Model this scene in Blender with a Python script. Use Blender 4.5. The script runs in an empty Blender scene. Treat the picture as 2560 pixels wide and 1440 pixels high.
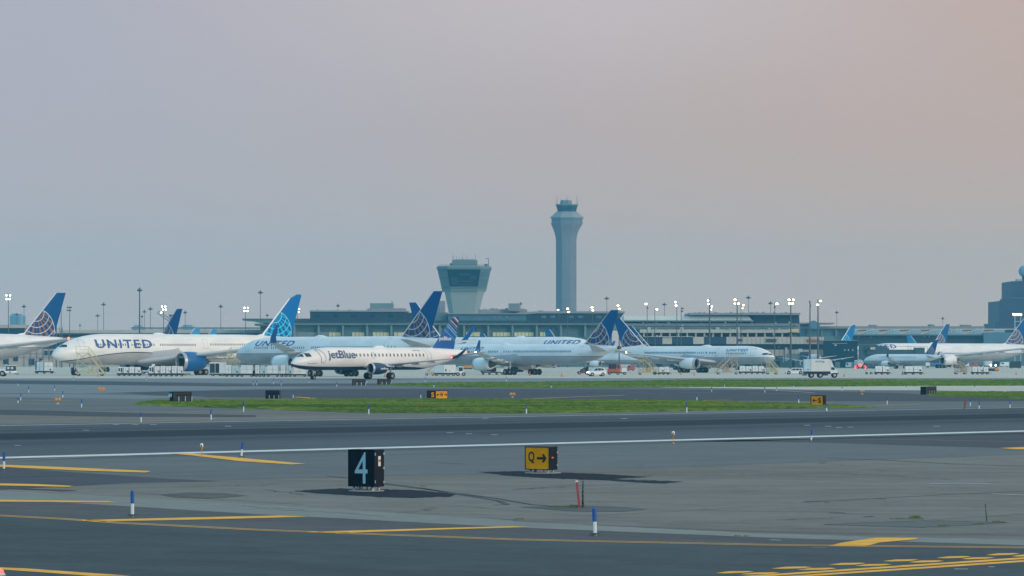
import bpy, bmesh, math, random
from mathutils import Vector, Matrix
R = math.radians
random.seed(7)
col = bpy.context.scene.collection
sc = bpy.context.scene

# ------------------------------------------------------------ camera
CAMH, HY, F = 3.35, 896.4, 9000.0      # eye height (m); horizon row and focal length of the 2560 px wide photo
cam_d = bpy.data.cameras.new("camera"); cam = bpy.data.objects.new("camera", cam_d); col.objects.link(cam)
cam.location = (0, 0, CAMH); cam.rotation_euler = (R(90), 0, 0)
cam_d.sensor_width = 36; cam_d.lens = 36 * F / 2560
cam_d.shift_y = (HY - 720) / 2560
cam_d.clip_start = 0.5; cam_d.clip_end = 20000
sc.camera = cam

# ------------------------------------------------------------ world, sun, exposure
sc.view_settings.view_transform = 'Standard'; sc.view_settings.look = 'None'
sc.view_settings.exposure = 0.0; sc.view_settings.gamma = 1
SUN_EL, SUN_AZ = 16.0, 140.0           # azimuth clockwise from +Y: behind the camera, to the right
world = bpy.data.worlds.new("World"); sc.world = world; world.use_nodes = True
wn = world.node_tree; wn.nodes.clear()
def nd(t, k, **kw):
    n = t.nodes.new(k)
    for a, b in kw.items(): setattr(n, a, b)
    return n
def srgb(r, g, b):
    f = lambda c: (c / 255 / 12.92) if c <= 10.3 else ((c / 255 + 0.055) / 1.055) ** 2.4
    return (f(r), f(g), f(b), 1)
class G:
    """tiny expression builder on a node tree"""
    def __init__(s, t): s.t = t; s.L = t.links
    def m(s, op, a, b=None, c=None, clamp=False):
        n = nd(s.t, 'ShaderNodeMath', operation=op, use_clamp=clamp)
        for i, v in enumerate((a, b, c)):
            if v is None: continue
            if isinstance(v, (int, float)): n.inputs[i].default_value = v
            else: s.L.new(v, n.inputs[i])
        return n.outputs[0]
    def ss(s, v, a, b):
        n = nd(s.t, 'ShaderNodeMapRange', interpolation_type='SMOOTHSTEP')
        s.L.new(v, n.inputs[0]); n.inputs[1].default_value = a; n.inputs[2].default_value = b
        return n.outputs[0]
    def mix(s, f, a, b):
        n = nd(s.t, 'ShaderNodeMix', data_type='RGBA')
        for i, v in ((0, f), (6, a), (7, b)):
            if isinstance(v, (int, float, tuple)): n.inputs[i].default_value = v
            else: s.L.new(v, n.inputs[i])
        return n.outputs[2]
    def xyz(s, v):
        n = nd(s.t, 'ShaderNodeSeparateXYZ'); s.L.new(v, n.inputs[0]); return n.outputs
    def noise(s, vec, scale, detail=4, rough=.55, sx=1, sy=1, sz=1):
        mp = nd(s.t, 'ShaderNodeMapping'); mp.inputs['Scale'].default_value = (sx, sy, sz); s.L.new(vec, mp.inputs[0])
        n = nd(s.t, 'ShaderNodeTexNoise'); n.inputs['Scale'].default_value = scale
        n.inputs['Detail'].default_value = detail; n.inputs['Roughness'].default_value = rough
        s.L.new(mp.outputs[0], n.inputs['Vector']); return n.outputs['Fac']
g = G(wn)
tc = nd(wn, 'ShaderNodeTexCoord')
X, Y, Z = g.xyz(tc.outputs['Generated'])[:3]
sky = nd(wn, 'ShaderNodeTexSky', sky_type='NISHITA', sun_disc=False)
sky.sun_elevation = R(SUN_EL); sky.sun_rotation = R(SUN_AZ); sky.dust_density = 4; sky.air_density = 1.5; sky.altitude = 0
skys = nd(wn, 'ShaderNodeVectorMath', operation='SCALE'); wn.links.new(sky.outputs[0], skys.inputs[0]); skys.inputs[3].default_value = 1.0
# thin evening murk low in the sky: cool grey at the horizon, pinker higher up, warmer to the right
up = g.ss(Z, -0.004, 0.100)
az = g.ss(X, -0.16, 0.16)
low = g.mix(az, srgb(189, 175, 169), srgb(200, 175, 155))
high = g.mix(az, srgb(180, 178, 189), srgb(199, 171, 158))
c = g.mix(up, low, high)
lobe = g.m('SUBTRACT', 1, g.ss(g.m('ABSOLUTE', g.m('SUBTRACT', X, .02)), .0, .15))
c = g.mix(g.m('MULTIPLY', g.m('MULTIPLY', lobe, g.ss(Z, .06, .102)), .7), c, srgb(204, 194, 195))
n_ = g.noise(tc.outputs['Generated'], 6, 3, .5, 1, 1, 3)
c = g.mix(g.m('MULTIPLY', g.ss(n_, .35, .7), .10), c, srgb(188, 186, 190))
back = g.ss(g.m('MULTIPLY', Y, -1.0), -.2, .5)      # the sky behind the camera is duller and bluer
c = g.mix(back, c, g.mix(g.ss(X, -.5, .6), (.07, .32, .50, 1), (.42, .42, .42, 1)))
# above the murk the dome is bluer on the left, warmer on the right where the sun went down
side = g.ss(X, -.7, .8)
dome = g.mix(side, (.20, .76, 1.12, 1), (1.22, 1.10, .98, 1))
c = g.mix(g.ss(Z, .11, .30), c, dome)
b1 = nd(wn, 'ShaderNodeBackground'); wn.links.new(c, b1.inputs[0]); b1.inputs[1].default_value = 1.0
b2 = nd(wn, 'ShaderNodeBackground'); wn.links.new(skys.outputs[0], b2.inputs[0]); b2.inputs[1].default_value = 0.12
mx = nd(wn, 'ShaderNodeMixShader'); wn.links.new(g.m('MULTIPLY', g.ss(Z, .14, .6), .3), mx.inputs[0])
wn.links.new(b1.outputs[0], mx.inputs[1]); wn.links.new(b2.outputs[0], mx.inputs[2])
wo = nd(wn, 'ShaderNodeOutputWorld'); wn.links.new(mx.outputs[0], wo.inputs[0])
sl = bpy.data.lights.new("sun", 'SUN'); sl.energy = 1.3; sl.angle = R(18); sl.color = (1.0, .88, .74)
so = bpy.data.objects.new("sun", sl); col.objects.link(so)
d = Vector((math.sin(R(SUN_AZ)) * math.cos(R(SUN_EL)), math.cos(R(SUN_AZ)) * math.cos(R(SUN_EL)), math.sin(R(SUN_EL))))
so.rotation_euler = d.to_track_quat('Z', 'Y').to_euler()
sc.cycles.volume_bounces = 1; sc.cycles.max_bounces = 6; sc.cycles.diffuse_bounces = 3; sc.cycles.glossy_bounces = 3
sc.cycles.use_denoising = True

# ------------------------------------------------------------ materials
MATS = {}
def mat(name, rgb, rough=.6, metal=0.0, var=.12, scale=.6, emit=0, emitc=None, spec=.5, sx=1, sy=1, sz=1):
    """procedural paint/stone: base colour (linear) varied by two noises"""
    if name in MATS: return MATS[name]
    m = bpy.data.materials.new(name); m.use_nodes = True; t = m.node_tree; g = G(t)
    b = t.nodes['Principled BSDF']; b.inputs['Roughness'].default_value = rough; b.inputs['Metallic'].default_value = metal
    b.inputs['Specular IOR Level'].default_value = spec
    if var:
        co = nd(t, 'ShaderNodeTexCoord').outputs['Object']
        n1 = g.noise(co, scale, 5, .6, sx, sy, sz); n2 = g.noise(co, scale * 7.3, 3, .6, sx, sy, sz)
        v = g.m('ADD', g.m('MULTIPLY', n1, .65), g.m('MULTIPLY', n2, .35))
        f = g.ss(v, .3, .7)
        c = g.mix(f, tuple(x * (1 - var) for x in rgb[:3]) + (1,), tuple(min(1, x * (1 + var)) for x in rgb[:3]) + (1,))
        t.links.new(c, b.inputs['Base Color'])
    else: b.inputs['Base Color'].default_value = tuple(rgb[:3]) + (1,)
    if emit:
        b.inputs['Emission Color'].default_value = tuple(emitc or rgb[:3]) + (1,)
        b.inputs['Emission Strength'].default_value = emit
    MATS[name] = m; return m
def zsplit(name, upper, lower, pts, line=None, lw=.1, rough=.35):
    """aircraft livery: paint changes along a line z = f(x) given as points (x, z)"""
    m = bpy.data.materials.new(name); m.use_nodes = True; t = m.node_tree; g = G(t)
    b = t.nodes['Principled BSDF']; b.inputs['Roughness'].default_value = rough
    co = nd(t, 'ShaderNodeTexCoord').outputs['Object']; x, y, z = g.xyz(co)[:3]
    x0, x1 = pts[0][0], pts[-1][0]; z0 = min(p[1] for p in pts) - .01; z1 = max(p[1] for p in pts) + .01
    fc = nd(t, 'ShaderNodeFloatCurve'); cu = fc.mapping.curves[0]
    for i, p in enumerate(pts):
        q = ((p[0] - x0) / (x1 - x0), (p[1] - z0) / (z1 - z0))
        if i == 0: cu.points[0].location = q
        elif i == len(pts) - 1: cu.points[-1].location = q
        else: cu.points.new(*q)
    fc.mapping.update()
    u = g.m('DIVIDE', g.m('SUBTRACT', x, x0), x1 - x0, clamp=True); t.links.new(u, fc.inputs['Value'])
    zl = g.m('ADD', g.m('MULTIPLY', fc.outputs[0], z1 - z0), z0)
    dz = g.m('SUBTRACT', z, zl)
    n = g.noise(co, .5, 4, .6, .35, 1, 1)
    u2 = g.mix(g.ss(n, .35, .7), upper, tuple(v * .87 for v in upper[:3]) + (1,))
    l2 = g.mix(g.ss(n, .35, .7), lower, tuple(v * .78 for v in lower[:3]) + (1,))
    c = g.mix(g.m('GREATER_THAN', dz, 0), l2, u2)
    if line: c = g.mix(g.m('LESS_THAN', g.m('ABSOLUTE', dz), lw), c, line)
    # faint skin seams across the barrel
    fr = g.m('FRACT', g.m('DIVIDE', x, 3.1)); seam = g.m('MULTIPLY', g.m('LESS_THAN', fr, .012), .22)
    c = g.mix(seam, c, (.25, .27, .3, 1))
    t.links.new(c, b.inputs['Base Color']); return m
def globe_mat(name, base, inner, stripe, line, S=1.0, ratio=.5):
    """fin with a wire globe: rings and rays round a point on the leading edge, inside a disc"""
    if name in MATS: return MATS[name]
    m = bpy.data.materials.new(name); m.use_nodes = True; t = m.node_tree; g = G(t)
    b = t.nodes['Principled BSDF']; b.inputs['Roughness'].default_value = .5; b.inputs['Specular IOR Level'].default_value = .2
    co = nd(t, 'ShaderNodeTexCoord').outputs['Object']; x, y, z = g.xyz(co)[:3]
    x = g.m('DIVIDE', x, S); z = g.m('DIVIDE', z, S)
    def dist(cx, cz):
        a = g.m('SUBTRACT', x, cx); c = g.m('SUBTRACT', z, cz)
        return g.m('SQRT', g.m('ADD', g.m('MULTIPLY', a, a), g.m('MULTIPLY', c, c))), a, c
    dc, _, _ = dist(2.5, .7)
    dp, a, c_ = dist(3.0, 4.7)
    ins = g.m('LESS_THAN', dc, 4.85)
    ang = g.m('ARCTAN2', a, c_)
    ray = g.m('GREATER_THAN', g.m('FRACT', g.m('ADD', g.m('MULTIPLY', ang, 3.6), .25)), ratio)
    ring = g.m('LESS_THAN', g.m('ABSOLUTE', g.m('SUBTRACT', g.m('FRACT', g.m('DIVIDE', g.m('ADD', dp, .1), 1.25)), .5)), .065)
    rim = g.m('LESS_THAN', g.m('ABSOLUTE', g.m('SUBTRACT', dc, 4.85)), .085)
    c = g.mix(ray, inner, stripe); c = g.mix(ring, c, line); c = g.mix(ins, base, c); c = g.mix(rim, c, line)
    t.links.new(c, b.inputs['Base Color']); MATS[name] = m; return m
def band_mat(name, dirx, dirz, bands):
    """diagonal paint bands: bands = [(start, colour)...] along dirx*x + dirz*z"""
    m = bpy.data.materials.new(name); m.use_nodes = True; t = m.node_tree; g = G(t)
    b = t.nodes['Principled BSDF']; b.inputs['Roughness'].default_value = .35
    co = nd(t, 'ShaderNodeTexCoord').outputs['Object']; x, y, z = g.xyz(co)[:3]
    s = g.m('ADD', g.m('MULTIPLY', x, dirx), g.m('MULTIPLY', z, dirz))
    lo, hi = bands[0][0], bands[-1][0] + .5
    r = nd(t, 'ShaderNodeValToRGB'); r.color_ramp.interpolation = 'CONSTANT'
    e = r.color_ramp.elements
    for i, (p, c) in enumerate(bands):
        q = (p - lo) / (hi - lo)
        if i < 2: e[i].position = q; e[i].color = c
        else: k = e.new(q); k.color = c
    t.links.new(g.m('DIVIDE', g.m('SUBTRACT', s, lo), hi - lo, clamp=True), r.inputs[0])
    t.links.new(r.outputs[0], b.inputs['Base Color']); return m

# ------------------------------------------------------------ mesh helpers
class MB:
    def __init__(s): s.v = []; s.f = []
    def add(s, vs, fs):
        k = len(s.v); s.v += [tuple(p) for p in vs]; s.f += [tuple(i + k for i in f) for f in fs]; return s
    def box(s, x0, x1, y0, y1, z0, z1, bev=0, sh=(0, 0, 1, 1)):
        """box; sh = top shift in x, y and top scale in x, y"""
        cx, cy = (x0 + x1) / 2, (y0 + y1) / 2
        T = lambda x, y: (cx + (x - cx) * sh[2] + sh[0], cy + (y - cy) * sh[3] + sh[1], z1)
        if not bev:
            return s.add([(x0, y0, z0), (x1, y0, z0), (x1, y1, z0), (x0, y1, z0), T(x0, y0), T(x1, y0), T(x1, y1), T(x0, y1)],
                  [(3, 2, 1, 0), (4, 5, 6, 7), (0, 1, 5, 4), (1, 2, 6, 5), (2, 3, 7, 6), (3, 0, 4, 7)])
        b = bev
        def ring(i, z): return [(x0 + i, y0 + b, z), (x0 + b, y0 + i, z), (x1 - b, y0 + i, z), (x1 - i, y0 + b, z),
                                (x1 - i, y1 - b, z), (x1 - b, y1 - i, z), (x0 + b, y1 - i, z), (x0 + i, y1 - b, z)]
        return s.loft([ring(b * .9, z0), ring(0, z0 + b), ring(0, z1 - b), ring(b * .9, z1)])
    def loft(s, rings, caps=True):
        n = len(rings[0]); vs = [p for r in rings for p in r]; fs = []
        for i in range(len(rings) - 1):
            for j in range(n):
                fs.append((i * n + j, i * n + (j + 1) % n, (i + 1) * n + (j + 1) % n, (i + 1) * n + j))
        if caps: fs.append(tuple(reversed(range(n)))); fs.append(tuple(range((len(rings) - 1) * n, len(rings) * n)))
        return s.add(vs, fs)
    def tube(s, a, b, r, r2=None, n=8):
        a, b = Vector(a), Vector(b); r2 = r if r2 is None else r2
        d = (b - a).normalized(); u = d.orthogonal().normalized(); w = d.cross(u)
        rg = lambda p, q: [p + q * (math.cos(t) * u + math.sin(t) * w) for t in [i * 2 * math.pi / n for i in range(n)]]
        return s.loft([rg(a, r), rg(b, r2)])
    def lathe(s, prof, axis='z', n=24, c=(0, 0, 0), caps=True):
        rings = []
        for (h, r) in prof:
            rg = []
            for i in range(n):
                t = i * 2 * math.pi / n; a, b = r * math.cos(t), r * math.sin(t)
                rg.append((c[0] + a, c[1] + b, c[2] + h) if axis == 'z' else
                          (c[0] + h, c[1] + a, c[2] + b) if axis == 'x' else (c[0] + b, c[1] + h, c[2] + a))
            rings.append(rg)
        return s.loft(rings, caps)
    def poly(s, pts): return s.add(pts, [tuple(range(len(pts)))])
    def prism(s, pts, y0, y1):
        """outline in x,z extruded along y"""
        n = len(pts)
        return s.loft([[(x, y0, z) for x, z in pts], [(x, y1, z) for x, z in pts]])
    def build(s, name, m, parent=None, smooth=False, loc=None, label=None):
        me = bpy.data.meshes.new(name); me.from_pydata(s.v, [], s.f); me.update()
        bm = bmesh.new(); bm.from_mesh(me); bmesh.ops.recalc_face_normals(bm, faces=bm.faces); bm.to_mesh(me); bm.free()
        if smooth: me.polygons.foreach_set('use_smooth', [True] * len(me.polygons))
        me.materials.append(m)
        o = bpy.data.objects.new(name, me); col.objects.link(o)
        if parent is not None: o.parent = parent
        if loc: o.location = loc
        if label: o['label'] = label
        return o
def tag(o, label, cat, group=None):
    o['label'] = label; o['category'] = cat
    if group: o['group'] = group
    return o
def thing(name, loc, label, cat, group=None, rz=0, scale=None):
    o = bpy.data.objects.new(name, None); col.objects.link(o); o.location = loc; o.rotation_euler = (0, 0, rz)
    o.empty_display_size = .2
    if scale: o.scale = (scale,) * 3
    return tag(o, label, cat, group)
def kids(o): return [c for c in bpy.data.objects if c.parent == o]
def copy_tree(o, parent=None, ch=None):
    c = o.copy(); col.objects.link(c); c.parent = parent
    for k in kids(o): copy_tree(k, c)
    return c
def gp(px, py, z=0.0):                 # where a pixel's view ray meets the ground
    D = F * (CAMH - z) / (py - HY); return ((px - 1280) / F * D, D)
def at(px, py, D):                     # the point at distance D behind a pixel
    return ((px - 1280) / F * D, D, CAMH + (HY - py) / F * D)
def flat_text(body, shear=0, off=0.0, spacing=1.0):
    cu = bpy.data.curves.new("t", 'FONT'); cu.body = body; cu.shear = shear; cu.offset = off; cu.space_character = spacing
    cu.resolution_u = 3
    ob = bpy.data.objects.new("t", cu); col.objects.link(ob)
    dg = bpy.context.evaluated_depsgraph_get(); me = bpy.data.meshes.new_from_object(ob.evaluated_get(dg))
    bm = bmesh.new(); bm.from_mesh(me)
    bpy.data.objects.remove(ob); bpy.data.curves.remove(cu); bpy.data.meshes.remove(me)
    xs = [v.co.x for v in bm.verts]; ys = [v.co.y for v in bm.verts]
    x0, x1, y0, y1 = min(xs), max(xs), min(ys), max(ys)
    for v in bm.verts: v.co.x = (v.co.x - x0) / (x1 - x0); v.co.y = (v.co.y - y0) / (y1 - y0); v.co.z = 0
    return bm
def map_text(body, fn, name, m, parent, shear=0, off=0.0, cuts=6, spacing=1.0, xc=0):
    bm = flat_text(body, shear, off, spacing)
    for i in range(1, cuts):
        bmesh.ops.bisect_plane(bm, geom=bm.verts[:] + bm.edges[:] + bm.faces[:], plane_co=(0, i / cuts, 0), plane_no=(0, 1, 0))
    for i in range(1, xc):
        bmesh.ops.bisect_plane(bm, geom=bm.verts[:] + bm.edges[:] + bm.faces[:], plane_co=(i / xc, 0, 0), plane_no=(1, 0, 0))
    for v in bm.verts: v.co = fn(v.co.x, v.co.y)
    me = bpy.data.meshes.new(name); bm.to_mesh(me); bm.free(); me.materials.append(m)
    o = bpy.data.objects.new(name, me); col.objects.link(o); o.parent = parent; return o
# ============================================================ GROUND
def ground_mat(name, rgb, var=.10, scale=.05, streak=.0, cracks=0, rough=.9, bands=None, rot=47):
    m = bpy.data.materials.new(name); m.use_nodes = True; t = m.node_tree; g = G(t)
    b = t.nodes['Principled BSDF']; b.inputs['Roughness'].default_value = rough; b.inputs['Specular IOR Level'].default_value = .04
    co = nd(t, 'ShaderNodeNewGeometry').outputs['Position']
    mp = nd(t, 'ShaderNodeMapping', vector_type='TEXTURE'); mp.inputs['Rotation'].default_value = (0, 0, R(rot)); t.links.new(co, mp.inputs[0])
    v = mp.outputs[0]
    n1 = g.noise(v, scale, 6, .6, .35, 1, 1); n2 = g.noise(v, scale * 9, 5, .65, .6, 1, 1); n3 = g.noise(v, 4, 5, .75, .7, 1, 1)
    k = g.m('ADD', g.m('ADD', g.m('MULTIPLY', n1, .36), g.m('MULTIPLY', n2, .34)), g.m('MULTIPLY', n3, .30))
    f = g.ss(k, .36, .64)
    c = g.mix(f, tuple(x * (1 - var) for x in rgb[:3]) + (1,), tuple(x * (1 + var) for x in rgb[:3]) + (1,))
    n4 = g.noise(v, .25, 3, .5, .15, 1.6, 1)         # oily stains, long with the traffic
    c = g.mix(g.m('MULTIPLY', g.ss(n4, .58, .74), .28), c, tuple(x * .62 for x in rgb[:3]) + (1,))
    n5 = g.noise(co, .09, 4, .6, .25, 1.2, 1)        # broad worn and bleached areas
    c = g.mix(g.m('MULTIPLY', g.ss(n5, .52, .72), .22), c, tuple(min(1, x * 1.35) for x in rgb[:3]) + (1,))
    if bands:                                        # soft tyre rubber bands along the runway: (ga, rn) line frame
        px_, py_, _z = g.xyz(co)[:3]; (gx, gy), (nx, ny), lst = bands
        nn_ = g.m('ADD', g.m('MULTIPLY', g.m('SUBTRACT', px_, gx), nx), g.m('MULTIPLY', g.m('SUBTRACT', py_, gy), ny))
        nn_ = g.m('ADD', nn_, g.m('MULTIPLY', g.m('SUBTRACT', n1, .5), 5))
        for n0, n1_, sf, st in lst:
            w = g.m('MULTIPLY', g.ss(nn_, n0 - sf, n0 + sf), g.m('SUBTRACT', 1, g.ss(nn_, n1_ - sf, n1_ + sf)))
            c = g.mix(g.m('MULTIPLY', w, st), c, A(18, 34, 50))
    if cracks:
        vo = nd(t, 'ShaderNodeTexVoronoi', feature='DISTANCE_TO_EDGE'); vo.inputs['Scale'].default_value = cracks
        wv = nd(t, 'ShaderNodeVectorMath', operation='ADD'); t.links.new(v, wv.inputs[0])
        nn = nd(t, 'ShaderNodeTexNoise'); nn.inputs['Scale'].default_value = .3; t.links.new(v, nn.inputs['Vector'])
        sc_ = nd(t, 'ShaderNodeVectorMath', operation='SCALE'); t.links.new(nn.outputs['Color'], sc_.inputs[0]); sc_.inputs[3].default_value = 3
        t.links.new(sc_.outputs[0], wv.inputs[1]); t.links.new(wv.outputs[0], vo.inputs['Vector'])
        gate = g.ss(g.noise(v, .12, 2, .5), .5, .62)
        c = g.mix(g.m('MULTIPLY', g.m('LESS_THAN', vo.outputs['Distance'], .004), g.m('MULTIPLY', gate, .6)), c, tuple(x * .4 for x in rgb[:3]) + (1,))
    t.links.new(c, b.inputs['Base Color']); return m
AS = 1.0
def A(r, g_, b, k=.92): c = srgb(r, g_, b); return tuple(min(.95, x * k) for x in c[:3]) + (1,)
M_infield = ground_mat('infield pavement', A(124, 124, 121), .22, .08, cracks=.05, rot=-4)
M_taxi = ground_mat('taxiway asphalt', A(79, 90, 96), .20, .10, rot=-33)
M_shoulder = ground_mat('shoulder asphalt', A(95, 99, 103), .18, .12, rot=-33)
M_mid = ground_mat('weathered asphalt', A(110, 117, 121), .13, .05)
M_dark = ground_mat('fresh asphalt', A(84, 91, 99), .12, .05)
M_patch = ground_mat('asphalt patch', A(44, 54, 66), .22, .4)
M_conc = ground_mat('apron concrete', A(196, 194, 184), .09, .03)
M_conc2 = ground_mat('weathered concrete', A(128, 138, 146), .08, .02)
M_strip = ground_mat('pale concrete edge', A(134, 140, 138), .12, .12)
M_turf = ground_mat('turf', A(78, 108, 46), .34, .10)
M_yel = mat('yellow paint', A(246, 176, 30), .75, var=.24, scale=1.6)
M_yel2 = mat('worn yellow paint', A(224, 178, 118), .8, var=.16, scale=.8)
M_yel3 = mat('amber paint', A(255, 190, 84), .75, var=.14, scale=.8)
M_white = mat('white paint', A(214, 218, 216), .75, var=.16, scale=1.2)
M_grey = mat('worn white paint', A(150, 156, 160), .8, var=.2, scale=.5)
M_crack = mat('tar crack', A(58, 66, 74), .8, var=.2)
ground_h = [0.0]
def sheet(name, pts, m, layer, label=None):
    """flat ground polygon; points given where the photo shows its corners on the ground"""
    z = .003 * layer
    if name in ('asphalt_patch', 'turf', 'concrete_edge'):      # ragged edges
        q = []; rj = random.Random(len(pts) * 31 + int(pts[0][0])); big = name != 'concrete_edge'
        for (xa, ya_), (xb, yb_) in zip(pts, pts[1:] + pts[:1]):
            n = max(1, int(abs(xb - xa) / (9 if big else 16)))
            for i in range(n):
                f = i / n; q.append((xa + (xb - xa) * f + rj.gauss(0, 1.6 if big else .5), ya_ + (yb_ - ya_) * f + (rj.gauss(0, .38 if ya_ > 1100 else .22) if big else rj.gauss(0, .3)) * (1 if 900 < ya_ < 1400 else 0)))
        pts = q
    o = MB().poly([gp(x, y) + (z,) for x, y in pts]).build(name, m); o['kind'] = 'structure'
    if label: o['label'] = label
    return o
def stripe(name, pts, hw, m, layer, label=None):
    """painted line or crack: a strip of half-width hw (m) along ground points"""
    P = [Vector(gp(x, y)) for x, y in pts]; z = .003 * layer; L, Rr = [], []
    for i, p in enumerate(P):
        d = (P[min(i + 1, len(P) - 1)] - P[max(i - 1, 0)]).normalized(); n = Vector((-d.y, d.x))
        h = hw if isinstance(hw, (int, float)) else hw[i]
        L.append(p + n * h); Rr.append(p - n * h)
    b = MB(); n = len(P)
    b.add([(q.x, q.y, z) for q in L + Rr], [(i, i + 1, n + i + 1, n + i) for i in range(n - 1)])
    o = b.build(name, m); o['kind'] = 'structure'
    if label: o['label'] = label
    return o
FAR = 3700
o = MB().poly([(-2600, -60, 0), (2600, -60, 0), (2600, FAR, 0), (-2600, FAR, 0)]).build('ground', M_infield); o['kind'] = 'structure'
o['label'] = 'grey weathered pavement across the airfield'
def jag(x0, y0, x1, y1, seed, h=.02, n=26):
    rj = random.Random(seed); p = []; e = 0
    for i in range(n + 1):
        f = i / n; e += rj.gauss(0, .35); p.append((x0 + (x1 - x0) * f + rj.gauss(0, 3), y0 + (y1 - y0) * f + e))
    stripe('crack', p, [h * rj.uniform(.3, 1.3) for _ in p], M_crack, 3)
def world_sheet(name, pts, m, layer, label=None):
    o = MB().poly([(x, y, .003 * layer) for x, y in pts]).build(name, m); o['kind'] = 'structure'
    if label: o['label'] = label
    return o
# apron beyond the last taxiway
ya = gp(0, 946.5)[1]
world_sheet('apron', [(-2500, ya), (2500, ya + 8), (2500, FAR - 50), (-2500, FAR - 50)], M_conc, 1, 'pale concrete apron under the parked jets')
# everything between apron and runway
y1 = gp(0, 971)[1]
world_sheet('taxiway_far', [(-900, gp(0, 1072)[1]), (900, gp(0, 1000)[1]), (900, ya + 1), (-900, ya - 6)], M_mid, 1)
sheet('taxiway_lane', [(-300, 946.2), (2900, 945), (2900, 951), (1700, 951), (1100, 957), (640, 958), (0, 950), (-300, 950)], M_conc2, 2)
sheet('taxiway_lane', [(-300, 950.5), (0, 951), (300, 954), (620, 961), (900, 960), (1100, 958), (1040, 963), (640, 965), (560, 966), (0, 959), (-300, 958)], M_dark, 3)
sheet('taxiway_lane', [(-300, 960), (0, 960), (560, 966), (640, 966), (830, 969), (640, 973), (400, 978), (200, 984), (0, 982), (-300, 981)], M_conc2, 2)
sheet('taxiway_lane', [(300, 982), (640, 974), (1100, 972), (1600, 973), (1900, 975), (2250, 983), (2350, 990), (2700, 998), (2700, 1003), (2100, 1003), (1500, 1000), (800, 996), (430, 992)], M_dark, 2)
sheet('taxiway_lane', [(-300, 1022), (0, 1024), (360, 1033), (640, 1038), (640, 1043), (300, 1042), (0, 1037), (-300, 1036)], M_dark, 2)
sheet('taxiway_lane', [(-300, 985), (0, 985), (230, 986), (520, 992), (350, 998), (0, 993), (-300, 993)], M_conc2, 3)
sheet('paved_strip', [(1540, 967.2), (1900, 967.8), (2300, 965), (2900, 963.5), (2900, 979), (2560, 980), (2300, 976), (2080, 975.5), (1850, 971)], M_conc, 3, 'pale paved strip behind the right hand grass')
# turf islands
def turf(name, pts, layer, label): return sheet(name, pts, M_turf, layer, label)
T1 = [(345, 1009), (400, 1003.5), (470, 1002.5), (760, 1000), (1000, 999), (1280, 1000.5), (1700, 1004), (1950, 1010), (2100, 1016), (2180, 1020), (1930, 1021.5), (1690, 1027), (1540, 1030), (1280, 1033), (900, 1031), (640, 1022), (450, 1016), (370, 1012)]
T2 = [(935, 962), (1100, 957), (1280, 956), (1500, 954), (1700, 950.5), (2100, 950), (2900, 949), (2900, 962), (1900, 967), (1500, 969), (1300, 970), (1080, 967)]
T3 = [(2345, 981), (2560, 980.5), (2900, 980), (2900, 999), (2560, 997.5), (2400, 993), (2330, 990)]
for T, n_, lb in ((T1, 'turf', 'long green grass island in the middle'), (T2, 'turf', 'thin green grass strip before the apron'), (T3, 'turf', 'green grass patch at the right edge')):
    turf(n_, T, 4, lb)
for e0, e1 in (((400, 1014.3), (2140, 1021.2)),):
    stripe('soil_edge', [(372, 1012.2), (450, 1016.3), (640, 1022.4), (900, 1031.4), (1280, 1033.4), (1540, 1030.4), (1690, 1027.4), (1930, 1021.9), (2150, 1020.6)], .5, ground_mat('bare soil', A(70, 74, 58), .3, .5), 4)
# grass blades standing on the turf
def inside(p, poly):
    r = False; j = len(poly) - 1
    for i in range(len(poly)):
        (xi, yi), (xj, yj) = poly[i], poly[j]
        if (yi > p[1]) != (yj > p[1]) and p[0] < (xj - xi) * (p[1] - yi) / (yj - yi) + xi: r = not r
        j = i
    return r
def blade_mat():
    m = bpy.data.materials.new('grass blades'); m.use_nodes = True; t = m.node_tree; g = G(t)
    b = t.nodes['Principled BSDF']; b.inputs['Roughness'].default_value = .8
    co = nd(t, 'ShaderNodeNewGeometry').outputs['Position']
    n1 = g.noise(co, .08, 4, .6, .5, 1, 1); n2 = g.noise(co, 1.3, 3, .6)
    f = g.ss(g.m('ADD', g.m('MULTIPLY', n1, .6), g.m('MULTIPLY', n2, .4)), .35, .65)
    c = g.mix(f, A(54, 98, 34), A(108, 138, 50)); n3 = g.noise(co, .22, 3, .6, .4, 1, 1)
    c = g.mix(g.m('MULTIPLY', g.ss(n3, .52, .70), .7), c, A(140, 138, 88)); t.links.new(c, b.inputs['Base Color']); return m
M_blade = blade_mat()
def grass(T, n, h, label):
    P = [gp(x, y) for x, y in T]; xs = [p[0] for p in P]; ys = [p[1] for p in P]; b = MB(); k = 0
    while k < n:
        x, y = random.uniform(max(min(xs), -90), min(max(xs), 90)), random.uniform(min(ys), max(ys))
        q = (x + random.gauss(0, .3), y + random.gauss(0, 1.0))
        if not inside(q, P): continue
        k += 1; hh = h * random.uniform(.4, 1.25); w = random.uniform(.15, .5); a = random.uniform(-.5, .5)
        dx, dy = w * math.cos(a), w * math.sin(a); tp = random.uniform(.25, .75)
        b.add([(x - dx, y - dy, 0.012), (x + dx, y + dy, 0.012), (x + dx * .8, y + dy * .6 + .05, hh * random.uniform(.5, 1)), (x + dx * (tp - .5), y + .05, hh), (x - dx * .8, y - dy * .6 + .05, hh * random.uniform(.5, 1))], [(0, 1, 2, 3, 4)])
    o = b.build('grass', M_blade); o['kind'] = 'stuff'; tag(o, label, 'grass'); return o
grass(T1, 42000, .13, 'green grass growing on the long middle island')
grass(T2, 16000, .12, 'thin band of grass in front of the apron')
grass(T3, 4000, .13, 'grass patch at the right edge of the taxiway')
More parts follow.
